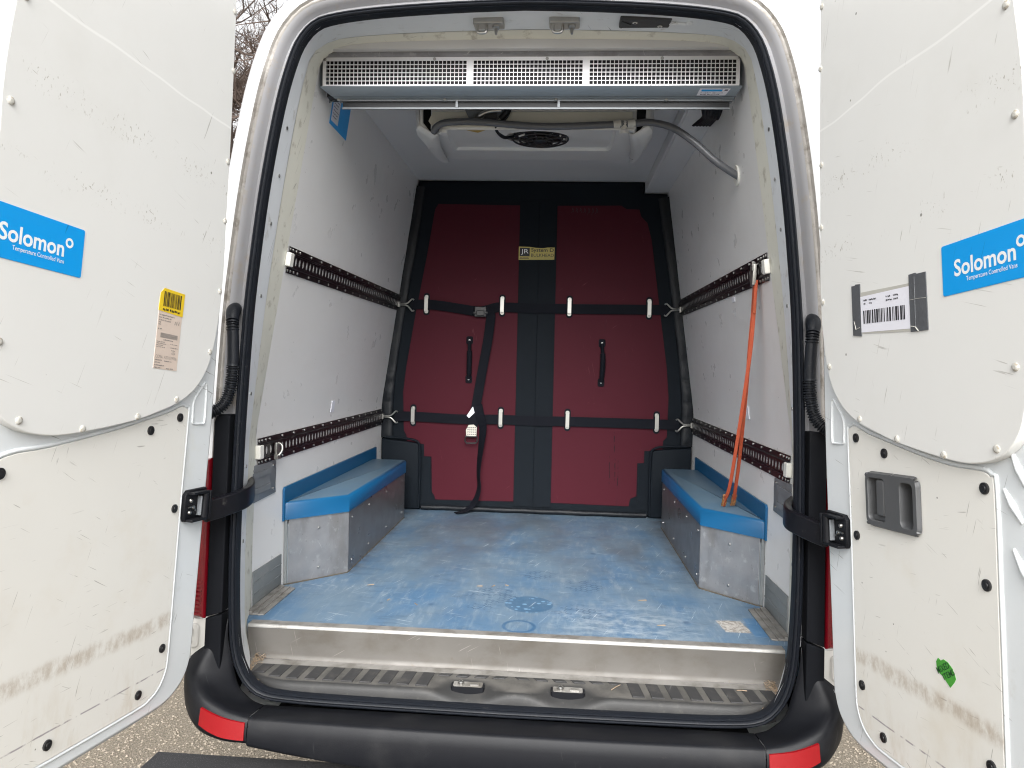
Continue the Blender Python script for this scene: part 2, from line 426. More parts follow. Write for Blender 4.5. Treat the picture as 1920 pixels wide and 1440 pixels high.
# ------------------------------------------------------------------ mesh builder
class MB:
    def __init__(s):
        s.v, s.f, s.mi, s.k = [], [], [], 0

    def add(s, vs, fs, k=None):
        o = len(s.v)
        s.v += [tuple(p) for p in vs]
        s.f += [tuple(i + o for i in f) for f in fs]
        s.mi += [s.k if k is None else k] * len(fs)
        return s

    def box(s, x0, x1, y0, y1, z0, z1, fn=None, k=None):
        vs = [(x, y, z) for x in (x0, x1) for y in (y0, y1) for z in (z0, z1)]
        if fn:
            vs = [fn(*p) for p in vs]
        return s.add(vs, [(0, 1, 3, 2), (4, 6, 7, 5), (0, 4, 5, 1), (2, 3, 7, 6), (0, 2, 6, 4), (1, 5, 7, 3)], k)

    def slab(s, poly, z0, z1, fn=None, bev=0., k=None):
        """polygon (a,b) extruded along c from z0 (back) to z1 (front), front edge bevelled"""
        poly = ccw(poly)
        n = len(poly)
        rings = [[(a, b, z0) for a, b in poly]]
        if bev:
            rings.append([(a, b, z1 - bev) for a, b in poly])
            p2 = offset(poly, -bev * .35)
            rings.append([(a, b, z1 - bev * .3) for a, b in p2])
            poly = offset(poly, -bev)
        rings.append([(a, b, z1) for a, b in poly])
        vs = [p for r in rings for p in r]
        if fn:
            vs = [fn(*p) for p in vs]
        fs = [tuple(range(n - 1, -1, -1))]
        for r in range(len(rings) - 1):
            for i in range(n):
                j = (i + 1) % n
                fs.append((r * n + i, r * n + j, (r + 1) * n + j, (r + 1) * n + i))
        o = (len(rings) - 1) * n
        fs.append(tuple(range(o, o + n)))
        return s.add(vs, fs, k)

    def flat(s, poly, z, fn=None, k=None):
        vs = [(a, b, z) for a, b in ccw(poly)]
        if fn:
            vs = [fn(*p) for p in vs]
        return s.add(vs, [tuple(range(len(vs)))], k)

    def grid(s, rows, closed=False, k=None):
        m, n = len(rows), len(rows[0])
        vs = [p for r in rows for p in r]
        fs = []
        for i in range(m - 1):
            for j in range(n if closed else n - 1):
                j2 = (j + 1) % n
                fs.append((i * n + j, i * n + j2, (i + 1) * n + j2, (i + 1) * n + j))
        return s.add(vs, fs, k)

    def tube(s, path, r, seg=10, closed=False, caps=True, k=None):
        path = [Vector(p) for p in path]
        n = len(path)
        rr = r if isinstance(r, (list, tuple)) else [r] * n
        rows, up = [], None
        for i, p in enumerate(path):
            if closed:
                t = path[(i + 1) % n] - path[i - 1]
            else:
                t = path[min(i + 1, n - 1)] - path[max(i - 1, 0)]
            t = t.normalized() if t.length > 1e-9 else Vector((0, 0, 1))
            if up is None:
                up = t.orthogonal().normalized()
            else:
                up = (up - t * up.dot(t))
                up = up.normalized() if up.length > 1e-6 else t.orthogonal().normalized()
            b = t.cross(up)
            rows.append([p + (up * math.cos(2 * math.pi * q / seg) + b * math.sin(2 * math.pi * q / seg)) * rr[i] for q in range(seg)])
        if closed:
            rows.append(rows[0])
        s.grid(rows, True, k)
        if caps and not closed:
            s.add(rows[0], [tuple(range(seg - 1, -1, -1))], k)
            s.add(rows[-1], [tuple(range(seg))], k)
        return s

    def ribbon(s, path, wdir, w, t, k=None):
        """flat strap: path points, width direction(s), width, thickness"""
        path = [Vector(p) for p in path]
        n = len(path)
        rows = []
        for i, p in enumerate(path):
            tg = (path[min(i + 1, n - 1)] - path[max(i - 1, 0)]).normalized()
            wd = Vector(wdir[i] if isinstance(wdir, list) else wdir)
            wd = (wd - tg * wd.dot(tg)).normalized()
            nn = tg.cross(wd)
            rows.append([p + wd * a * w / 2 + nn * b * t / 2 for a, b in ((-1, -1), (1, -1), (1, 1), (-1, 1))])
        s.grid(rows, True, k)
        s.add(rows[0], [(3, 2, 1, 0)], k)
        s.add(rows[-1], [(0, 1, 2, 3)], k)
        return s

    def dome(s, c, n, r, h, seg=10, k=None, flat=False):
        n = Vector(n).normalized()
        c = Vector(c)
        u = n.orthogonal().normalized()
        w = n.cross(u)
        rows = []
        prof = ((1, 0), (1, .45), (.8, .85), (.4, 1.)) if not flat else ((1, 0), (1, .8), (.85, 1.))
        for a, b in prof:
            rows.append([c + (u * math.cos(2 * math.pi * q / seg) + w * math.sin(2 * math.pi * q / seg)) * r * a + n * h * b for q in range(seg)])
        s.grid(rows, True, k)
        s.add(rows[-1], [tuple(range(seg))], k)
        return s

    def mesh(s, name, mats, smooth=35., recalc=True, weld=False):
        me = bpy.data.meshes.new(name)
        me.from_pydata([tuple(p) for p in s.v], [], s.f)
        for m in (mats if isinstance(mats, (list, tuple)) else [mats]):
            me.materials.append(MATS[m])
        me.polygons.foreach_set('material_index', s.mi)
        if recalc or weld:
            bm = bmesh.new()
            bm.from_mesh(me)
            if weld:
                bmesh.ops.remove_doubles(bm, verts=bm.verts, dist=1e-5)
            if recalc:
                bmesh.ops.recalc_face_normals(bm, faces=bm.faces)
            bm.to_mesh(me)
            bm.free()
        if smooth:
            me.polygons.foreach_set('use_smooth', [True] * len(me.polygons))
            me.set_sharp_from_angle(angle=R(smooth))
            for q in me.polygons:
                if q.loop_total > 8:
                    q.use_smooth = False
        me.update()
        return me

    def build(s, name, mats, parent=None, smooth=35., bevel=0., recalc=True, weld=False, local=False, label=None):
        o = bpy.data.objects.new(name, s.mesh(name, mats, smooth, recalc, weld))
        COL.objects.link(o)
        if parent:
            o.parent = parent
            if not local and parent.type == 'EMPTY':
                o.matrix_parent_inverse = parent.matrix_basis.inverted()
        if bevel:
            m = o.modifiers.new('bevel', 'BEVEL')
            m.width = bevel
            m.segments = 2
            m.limit_method = 'ANGLE'
            m.angle_limit = R(40)
        if label:
            o['label'] = label
        return o


def ccw(p):
    a = sum(p[i][0] * p[(i + 1) % len(p)][1] - p[(i + 1) % len(p)][0] * p[i][1] for i in range(len(p)))
    return list(p) if a > 0 else list(reversed(p))


def offset(p, d):
    """grow (d>0) a ccw polygon along its vertex normals"""
    n = len(p)
    out = []
    for i in range(n):
        a, b, c = p[i - 1], p[i], p[(i + 1) % n]
        e1 = Vector((b[0] - a[0], b[1] - a[1]))
        e2 = Vector((c[0] - b[0], c[1] - b[1]))
        if e1.length < 1e-9 or e2.length < 1e-9:
            out.append(b)
            continue
        n1 = Vector((e1.y, -e1.x)).normalized()
        n2 = Vector((e2.y, -e2.x)).normalized()
        m = n1 + n2
        if m.length < 1e-6:
            m = n1
        m.normalize()
        sc = d / max(m.dot(n1), .5)
        out.append((b[0] + m.x * sc, b[1] + m.y * sc))
    return out


def resample(p, n, closed=False):
    p = [Vector(q) for q in p]
    if closed:
        p = p + [p[0]]
    L = [0.]
    for i in range(1, len(p)):
        L.append(L[-1] + (p[i] - p[i - 1]).length)
    out = []
    m = n if closed else n - 1
    for i in range(n):
        t = L[-1] * i / m
        j = 1
        while j < len(L) - 1 and L[j] < t:
            j += 1
        f = (t - L[j - 1]) / max(L[j] - L[j - 1], 1e-9)
        out.append(p[j - 1].lerp(p[j], f))
    return out


def spline(p, sub=6, closed=False):
    p = [Vector(q) for q in p]
    n = len(p)
    out = []
    for i in range(n if closed else n - 1):
        g = (lambda j: p[j % n]) if closed else (lambda j: p[min(max(j, 0), n - 1)])
        p0, p1, p2, p3 = g(i - 1), g(i), g(i + 1), g(i + 2)
        for k in range(sub):
            t = k / sub
            out.append(.5 * ((2 * p1) + (p2 - p0) * t + (2 * p0 - 5 * p1 + 4 * p2 - p3) * t * t + (3 * p1 - p0 - 3 * p2 + p3) * t ** 3))
    if not closed:
        out.append(p[-1])
    return out


def rrect(x0, x1, y0, y1, r, seg=5):
    out = []
    for cx, cy, a in ((x1 - r, y0 + r, -90), (x1 - r, y1 - r, 0), (x0 + r, y1 - r, 90), (x0 + r, y0 + r, 180)):
        for i in range(seg + 1):
            t = R(a + 90 * i / seg)
            out.append((cx + r * math.cos(t), cy + r * math.sin(t)))
    return out


def circle(cx, cy, r, n=24, r2=None):
    return [(cx + r * math.cos(2 * math.pi * i / n), cy + (r2 or r) * math.sin(2 * math.pi * i / n)) for i in range(n)]


def thing(name, label, cat, loc=(0, 0, 0), group=None):
    o = bpy.data.objects.new(name, None)
    COL.objects.link(o)
    o.location = loc
    o['label'] = label
    o['category'] = cat
    if group:
        o['group'] = group
    return o


def inst(name, me, parent, M):
    o = bpy.data.objects.new(name, me)
    COL.objects.link(o)
    o.parent = parent
    if parent.type == 'EMPTY':
        o.matrix_parent_inverse = parent.matrix_basis.inverted()
    o.matrix_basis = M
    return o


def axes(loc, z, up=(0, 0, 1)):
    z = Vector(z).normalized()
    x = Vector(up).cross(z)
    x = x.normalized() if x.length > 1e-5 else z.orthogonal().normalized()
    y = z.cross(x)
    return Matrix(((x.x, y.x, z.x, loc[0]), (x.y, y.y, z.y, loc[1]), (x.z, y.z, z.z, loc[2]), (0, 0, 0, 1)))


_tx = {}


def text2d(txt, bold=0.):
    key = (txt, bold)
    if key not in _tx:
        cu = bpy.data.curves.new('t', 'FONT')
        cu.body = txt
        cu.fill_mode = 'FRONT'
        cu.offset = bold
        cu.resolution_u = 3
        ob = bpy.data.objects.new('t', cu)
        COL.objects.link(ob)
        dg = bpy.context.evaluated_depsgraph_get()
        e = ob.evaluated_get(dg)
        me = e.to_mesh()
        vs = [(v.co.x, v.co.y) for v in me.vertices]
        fs = [tuple(p.vertices) for p in me.polygons]
        e.to_mesh_clear()
        bpy.data.objects.remove(ob)
        bpy.data.curves.remove(cu)
        _tx[key] = (vs, fs)
    return _tx[key]


def put_text(mb, txt, x0, x1, y0, y1, z, k, bold=0., fn=None):
    vs, fs = text2d(txt, bold)
    ax = [p[0] for p in vs]
    ay = [p[1] for p in vs]
    sx = (x1 - x0) / (max(ax) - min(ax))
    sy = (y1 - y0) / (max(ay) - min(ay))
    P = [(x0 + (a - min(ax)) * sx, y0 + (b - min(ay)) * sy, z) for a, b in vs]
    if fn:
        P = [fn(*p) for p in P]
    mb.add(P, fs, k)


# ------------------------------------------------------------------ ground
g = MB()
g.add([(-80, -60, 0), (80, -60, 0), (80, 120, 0), (-80, 120, 0)], [(0, 1, 2, 3)])
go = g.build('ground', 'ground', smooth=0)
go['kind'] = 'structure'
go['label'] = 'grey brown gravelly car park surface under the van'
rng = np.random.default_rng(3)
oct_v = np.array([(1, 0, 0), (-1, 0, 0), (0, 1, 0), (0, -1, 0), (0, 0, 1), (0, 0, -1)], float)
oct_f = np.array([(0, 2, 4), (2, 1, 4), (1, 3, 4), (3, 0, 4), (2, 0, 5), (1, 2, 5), (3, 1, 5), (0, 3, 5)])
NST = 26000
pos = np.stack([rng.uniform(-2.6, 1.7, NST), rng.uniform(.1, 2.3, NST), rng.uniform(-.001, .003, NST)], 1)
siz = rng.uniform(.003, .0085, NST)
sv = oct_v[None] * siz[:, None, None] * rng.uniform(.55, 1.25, (NST, 6, 1)) * np.array([1, 1, .7])
ang = rng.uniform(0, 6.28, NST)
ca, sa = np.cos(ang)[:, None], np.sin(ang)[:, None]
sv = np.stack([sv[..., 0] * ca - sv[..., 1] * sa, sv[..., 0] * sa + sv[..., 1] * ca, sv[..., 2]], -1) + pos[:, None]
sf = (oct_f[None] + (np.arange(NST) * 6)[:, None, None]).reshape(-1, 3)
me = bpy.data.meshes.new('gravel')
me.from_pydata(sv.reshape(-1, 3).tolist(), [], sf.tolist())
me.materials.append(MATS['gravel_stone'])
gr = bpy.data.objects.new('gravel', me)
COL.objects.link(gr)
gr['kind'] = 'stuff'
gr['label'] = 'loose brown gravel chippings scattered on the ground behind the bumper'
gr['category'] = 'gravel'

# ------------------------------------------------------------------ the van
van = thing('panel_van', 'white high-roof refrigerated panel van with both rear doors open', 'van')
A = .07


def yp(z):
    return -.17 + A * (z - .6)


HALF = [(0, .634), (.45, .637), (.60, .641), (.665, .649), (.705, .670), (.738, .712), (.757, .765), (.768, .84), (.776, 1.0), (.778, 1.2), (.777, 1.4), (.768, 1.70), (.755, 1.88),
        (.741, 2.03), (.722, 2.18), (.697, 2.33), (.672, 2.43), (.648, 2.492), (.609, 2.540), (.555, 2.563), (.42, 2.582), (.2, 2.596), (0, 2.602)]
NL = 264
half = spline([Vector((a, b, 0)) for a, b in HALF], 5)
half = resample(half, NL // 2 + 1)
CON = [(p.x, p.y) for p in half] + [(-p.x, p.y) for p in half[-2:0:-1]]   # ccw, from bottom centre round by the right


def loop(d, dy):
    return [(x, yp(z) + (dy(x, z) if callable(dy) else dy), z) for x, z in offset(CON, d)]


KEEP = [i for i, (x, z) in enumerate(CON) if z > .85]
part = lambda row: [row[i] for i in KEEP]


# body shell: rounded rear corner, sides, roof
mb = MB()
prof = [(.058, -.010), (.066, -.015), (.078, -.013), (.094, -.003), (.112, .022), (.126, .065), (.135, .13)]
rows = [loop(d, dy) for d, dy in prof]
rows.append([(x, 1.6, z) for x, y, z in loop(.139, 0)])
rows.append([(x, 4.4, z) for x, y, z in loop(.139, 0)])
mb.grid(rows, True)
mb.add(rows[-1], [tuple(range(len(rows[-1])))])
mb.build('body_shell', 'body_paint', van, 40)
# painted door surround: gutter with a step
mb = MB()
rows = [loop(d, dy) for d, dy in ((-.004, .012), (.006, .012), (.012, .020), (.022, .022), (.028, .012), (.034, .000), (.043, -.005))]
mb.grid([part(r) for r in rows])
mb.build('door_surround', 'gutter_paint', van, 50)
mb = MB()
wob = lambda x, z: -.0065 + .0012 * math.sin(23 * z + 7 * x) + .0008 * math.sin(61 * z + 3)
rows = [loop(.043, -.004), loop(.046, wob), loop(.050, wob), loop(.053, -.004), loop(.058, -.011)]
mb.grid([part(r) for r in rows])
mb.build('seam_sealant', 'sealant', van, 60)
# rubber seal with three ridges
mb = MB()
rows = [loop(d, dy) for d, dy in ((.003, .014), (.003, -.002), (-.001, -.010), (-.004, -.011), (-.006, -.008), (-.008, -.009), (-.011, -.012), (-.014, -.010), (-.016, -.004), (-.018, -.006), (-.021, .000), (-.021, .02))]
mb.grid(rows, True)
mb.build('door_seal', 'rubber', van, 50)


# --- lining profile
def wx(z):
    return .83 if z < 1.35 else .83 - .1417 * (z - 1.35)


def side_stations():
    """matched stations from the right sill up and over to the left: seal inner edge D, flange end E, lining edge F"""
    D, F = [], []
    ins = [(x, z) for x, z in offset(CON, -.020)]
    nh = NL // 2
    Dh = [ins[i] for i in range(nh + 1)]
    Dh = [p for p in Dh if p[1] > .70]
    side = [p for p in Dh if p[1] < 2.33]
    top = [p for p in Dh if p[1] >= 2.33]
    sD = resample([Vector((a, b, 0)) for a, b in side], 24)
    tD = resample([Vector((a, b, 0)) for a, b in [side[-1]] + top], 24)
    sF = [(wx(z), z) for z in [.70 + (2.36 - .70) * i / 23 for i in range(24)]]
    arc = spline([Vector((wx(2.36), 2.36, 0)), Vector((.672, 2.46, 0)), Vector((.655, 2.53, 0)), Vector((.60, 2.560, 0)), Vector((.45, 2.567, 0)), Vector((.2, 2.569, 0)), Vector((0, 2.57, 0))], 5)
    tF = resample(arc, 24)
    Dp = [(p.x, p.y) for p in sD] + [(p.x, p.y) for p in tD[1:]]
    Fp = sF + [(p.x, p.y) for p in tF[1:]]
    return Dp, Fp


Dp, Fp = side_stations()


def fy(z):
    return .118 + .075 * max(0, (z - .8)) / 1.75


def ring3(pts):
    r = list(pts)
    return r + [(-x, y, z) for x, y, z in r[-2::-1]]


D3 = ring3([(x, yp(z) + .004, z) for x, z in Dp])
F3 = ring3([(x, fy(z), z) for x, z in Fp])
E3 = []
for d, f in zip(D3, F3):
    t = .50
    p = [d[i] + (f[i] - d[i]) * t for i in range(3)]
    if p[2] > 2.5:
        k_ = min(1, (p[2] - 2.5) / .06)
        p[2] = p[2] + .022 * k_
        p[1] = p[1] + .058 * k_
    E3.append(tuple(p))
E3b = [tuple(e[i] + (d[i] - e[i]) * .04 for i in range(3)) for d, e in zip(D3, E3)]
M1 = [tuple(d[i] + (e[i] - d[i]) * .5 + (0, 0, .008 if e[2] > 2.52 else 0)[i] for i in range(3)) for d, e in zip(D3, E3)]
mb = MB()
mb.grid([D3, M1, E3b])
flange = mb.build('frame_flange', 'flange_paint', van, 60, recalc=False)
mb = MB()
E3c = [(x * 1.004, y + .004, z + (.003 if z > 2.5 else 0)) for x, y, z in E3]
mid = [tuple(e[i] + (f[i] - e[i]) * .6 for i in range(3)) for e, f in zip(E3c, F3)]
mb.grid([E3c, mid, F3])
mb.build('lining_edge_trim', 'cream_edge', van, 40, recalc=False)
# screws on the flange
scr_me = MB().dome((0, 0, 0), (0, 0, 1), .0055, .003, 8).mesh('screw', 'steel')
for sgn in (1, -1):
    for zt, ft in ((1.02, .55), (1.23, .6), (1.50, .5), (1.78, .5), (1.97, .5), (2.10, .55), (2.235, .5), (2.275, .5)):
        i = min(range(24), key=lambda j: abs(D3[j][2] - zt))
        d, e = Vector(D3[i]), Vector(E3[i])
        p = d.lerp(e, ft)
        nrm = Vector((-(e - d).y * 1., (e - d).x * 1., 0))
        nrm = Vector((-(e.y - d.y), -(d.x - e.x), 0)).normalized()
        p = p + nrm * .001
        if sgn < 0:
            p.x, nrm.x = -p.x, -nrm.x
        inst('screw', scr_me, flange, axes(p, nrm))
for x, y, z in ((-.545, .12, 2.588), (-.284, .13, 2.60), (.273, .13, 2.60), (.539, .12, 2.588)):
    inst('screw', scr_me, flange, axes((x, y, z - .004), (0, -.4, -1)))

# --- lining: walls, ceiling, end of roof, floor
for s in (-1, 1):
    mb = MB()
    zs = [.70, 1.0, 1.33, 1.37, 1.6, 1.9, 2.2, 2.45, 2.57]
    rows = []
    for z in zs:
        y0 = fy(z)
        rows.append([(s * wx(z), y, z) for y in (y0, .5, .9, 1.3, 1.95)])
    back = [[(p[0] + s * .045, p[1], p[2]) for p in r] for r in rows]
    mb.grid(rows)
    mb.grid(back)
    mb.build('wall_lining', 'lining', van, 20, recalc=False, label='white scuffed wall lining on the %s of the load space' % ('left' if s < 0 else 'right'))
mb = MB()
mb.box(-.70, .70, .17, 1.95, 2.556, 2.60)
cl = mb.build('ceiling_lining', 'ceiling_lining', van, 0)
# cove strip along the left ceiling edge, boxed duct on the right
mb = MB()
mb.slab([(.547, 2.5555), (.547, 2.499), (.668, 2.497), (.660, 2.5555)], -1.80, -.25, lambda a, b, c: (a, -c, b))
dct = mb.build('ceiling_duct', 'ceiling_lining', van, 0, bevel=.004)
mb = MB()
mb.box(.556, .572, .25, 1.742, 2.4945, 2.5)
mb.build('trim_strip', 'ceiling_lining', dct, 0, bevel=.002)
mb = MB()
mb.box(-.84, .84, .034, 1.95, .70, .785)
mb.build('load_floor', 'floor_blue', van, 0, label='worn light blue load floor with scuffs and shoe prints')
# wall seam covers (vertical joint in lining) : thin strips
# --- sill
mb = MB()
xs = [-.785 + 1.57 * i / 60 for i in range(61)]
pr = [(.0345, .7815), (.0345, .7865), (.0045, .7862)]
mb.grid([[(x, y, z) for x in xs] for i, (y, z) in enumerate(pr)], k=0)
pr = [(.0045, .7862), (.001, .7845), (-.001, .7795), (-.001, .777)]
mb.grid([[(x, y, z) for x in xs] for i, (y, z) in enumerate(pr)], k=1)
sill = mb.build('sill_edge', ['sill_edge', 'worn_highlight'], van, 60, recalc=False)
mb = MB()
pr = [(-.001, .777), (.001, .74), (.0015, .700), (.0, .690), (-.004, .6855)]
mb.grid([[(x, y + .0012 * math.sin(9 * x + 30 * z), z) for x in xs] for y, z in pr])
mb.build('sill_face', 'sill_alu', van, 60, recalc=False)
mb = MB()
pr = [(-.004, .6855), (-.030, .6845), (-.048, .684), (-.050, .66)]
mb.grid([[(x * .985, y, z) for x in xs] for y, z in pr])
mb.build('sill_ledge', 'sill_edge', van, 60, recalc=False)
# --- entry tread with two scoops
def dip(x, y):
    f = 0
    for cx in (-.105, .168):
        t = max(0, 1 - abs(x - cx) / .125)
        t = t * t * (3 - 2 * t)
        v = min(1, max(0, (-.062 - y) / .075))
        f = max(f, t * v)
    return f


mb = MB()
txs = [-.735 + 1.47 * i / 120 for i in range(121)]
rows = []
for yy, zz in ((-.042, .66), (-.042, .6875), (-.052, .689), (-.075, .688), (-.095, .687), (-.115, .6855), (-.130, .684), (-.139, .680), (-.144, .672), (-.146, .655), (-.146, .63)):
    r = []
    for x in txs:
        e = max(0, (abs(x) - .60) / .135)
        y = -.042 + (yy + .042) * (1 - .42 * e * e)
        r.append((x, y, zz - (.034 * dip(x, yy) if zz > .65 else 0)))
    rows.append(r)
mb.grid(rows)
tread = mb.build('entry_tread', 'tread_plastic', van, 40, recalc=False)
k = 0
x = -.715
pads = []
while x < .72:
    if not (-.235 < x < .285):
        pads.append((x, -.062, -.124))
    else:
        pads.append((x, -.047, -.062))
    x += .0525
for x, ya, yb_ in pads:
    mb = MB()
    w = .0335
    sl = .010 if x < 0 else -.010
    e = max(0, (abs(x) - .60) / .135)
    yb2 = -.042 + (yb_ + .042) * (1 - .42 * e * e)
    vs = []
    for (dx, y) in ((0, -.048), (w, -.048), (w - sl, yb2), (-sl, yb2)):
        zt = .6885 - max(0, (-y - .05)) * .035
        vs.append((x + dx, y, zt + .0022))
    lo = [(a, b, c - .006) for a, b, c in vs]
    mb.add(lo + vs, [(3, 2, 1, 0), (4, 5, 6, 7), (0, 1, 5, 4), (1, 2, 6, 5), (2, 3, 7, 6), (3, 0, 4, 7)])
    mb.build('tread_pad', 'tread_pad', tread, 0, bevel=.0012)
for cx in (-.108, .170):
    mb = MB()
    mb.slab(rrect(cx - .047, cx + .047, -.112, -.076, .007), .655, .6815, k=0)
    mb.slab(rrect(cx - .041, cx + .041, -.108, -.080, .005), .676, .6835, k=1)
    mb.dome((cx - .020, -.094, .6825), (0, -.3, 1), .009, .010, 10, k=2)
    mb.box(cx + .006, cx + .030, -.102, -.096, .682, .688, k=2)
    mb.build('door_catch', ['black_plastic', 'sill_edge', 'steel'], tread, 30)
# rubbish caught in the corners of the sill
mb = MB()
for i in range(900):
    s = rnd.choice((-1, 1))
    t = rnd.random()
    x = s * (.757 - .045 * t * t - .03 * rnd.random() ** 2)
    y = -.002 - .13 * t + rnd.uniform(-.01, .01)
    z = .684 - .02 * t + rnd.uniform(0, .010) + max(0, .02 * (.3 - t))
    a = rnd.uniform(0, 6.28)
    l, w = rnd.uniform(.002, .012), rnd.uniform(.0006, .0016)
    d = Vector((math.cos(a), math.sin(a), rnd.uniform(-.4, .4))) * l
    n = Vector((-math.sin(a), math.cos(a), .3)) * w
    p = Vector((x, y, z))
    mb.add([p - d, p + n, p + d, p - n + Vector((0, 0, w))], [(0, 1, 2), (0, 2, 3), (0, 1, 3), (1, 2, 3)])
lt = mb.build('leaf_litter', 'litter', None, 0)
lt['kind'] = 'stuff'
lt['label'] = 'dry brown litter and splinters gathered in the corners of the sill'
lt['category'] = 'litter'

# --- wheel boxes
riv_me = MB().dome((0, 0, 0), (0, 0, 1), .0048, .0028, 8).mesh('rivet', 'steel')
for s in (-1, 1):
    box_o = MB()
    Pa, Pb, Pc = (.817, .385), (.652, .553), (.652, 1.515)
    q = [(.829, .385), Pa, Pb, Pc, (.829, 1.515)]
    q = [(s * a, b) for a, b in q]
    box_o.slab(q, .784, 1.0)
    wb = box_o.build('wheel_box', 'alu_dull', van, 0, label='aluminium clad wheel box with blue lid on the %s' % ('left' if s < 0 else 'right'))
    # slanted front panel
    d = Vector((Pb[0] - Pa[0], Pb[1] - Pa[1], 0))
    L = d.length
    d.normalize()
    n = Vector((-d.y, d.x, 0))
    n = n if n.y < 0 else -n

    def fp(a, b, c, Pa=Pa, d=d, n=n, s=s):
        p = Vector((Pa[0], Pa[1], 0)) + d * a + n * c
        return (s * p.x, p.y, b)
    mb = MB()
    mb.slab(rrect(.002, L + .001, .7865, 1.022, .004, 2), .0005, .003, fp, .001)
    fpnl = mb.build('front_panel', 'alu', wb, 30)
    for bz in (.825, .97):
        M = axes(fp(L * .5, bz, .003), Vector((s * n.x, n.y, 0)))
        inst('rivet', riv_me, fpnl, M)
    mb = MB()
    mb.box(0, .960, .7865, 1.022, .0005, .003, lambda a, b, c: (s * (.652 - c), .555 + a, b))
    spnl = mb.build('side_panel', 'alu_side', wb, 0, bevel=.001)
    for yy in (.60, .84, 1.14, 1.46):
        for bz in (.822, .985):
            inst('rivet', riv_me, spnl, axes((s * .649, yy, bz), (-s, 0, 0)))
    mb = MB()
    mb.box(.8175, .8285, .379, .3845, .786, 1.02, lambda a, b, c: (s * a, b, c))
    mb.build('end_strip', 'kick_plastic', wb, 0, bevel=.001)
    # blue lid, rounded, with upstand along the wall
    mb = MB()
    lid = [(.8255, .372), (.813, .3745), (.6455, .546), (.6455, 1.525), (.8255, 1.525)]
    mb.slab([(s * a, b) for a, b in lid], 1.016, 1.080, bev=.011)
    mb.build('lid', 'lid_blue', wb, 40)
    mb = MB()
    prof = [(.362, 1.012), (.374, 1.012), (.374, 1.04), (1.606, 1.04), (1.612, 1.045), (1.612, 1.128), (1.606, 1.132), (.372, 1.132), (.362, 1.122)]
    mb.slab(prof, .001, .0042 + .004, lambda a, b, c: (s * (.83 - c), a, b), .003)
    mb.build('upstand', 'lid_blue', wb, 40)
    mb = MB()   # grime bead at the foot
    pts = [(s * .826, .375, .786), (s * (.813), .380, .786), (s * .6495, .5475, .786), (s * .6490, 1.515, .786)]
    mb.tube(resample([Vector(p) for p in pts], 60), [.0025 + .0012 * rnd.random() for _ in range(60)], 6)
    mb.build('sealant_bead', 'grime', wb, 60)
    # kick plate and floor strip
    mb = MB()
    mb.slab([(fy(.85) + .004, .787), (.355, .787), (.355, .900), (fy(.9) + .004, .902)], .0005, .004, lambda a, b, c: (s * (.83 - c), a, b), .001, k=0)
    for zz in (.828, .866):
        mb.box(fy(.85) + .006, .354, zz, zz + .003, .004, .0055, lambda a, b, c: (s * (.83 - c), a, b), k=0)
    mb.build('kick_plate', 'kick_plastic', van, 30)
    mb = MB()
    for j, (a0, a1, h) in enumerate(((.768, .786, .004), (.786, .790, .009), (.790, .806, .006), (.806, .824, .011))):
        mb.slab([(s * a0, .075), (s * a1, .070), (s * a1, .345), (s * a0, .335 - .0 * j)], .7855, .7855 + h)
    mb.build('floor_strip', 'sill_edge', van, 0, bevel=.0008)

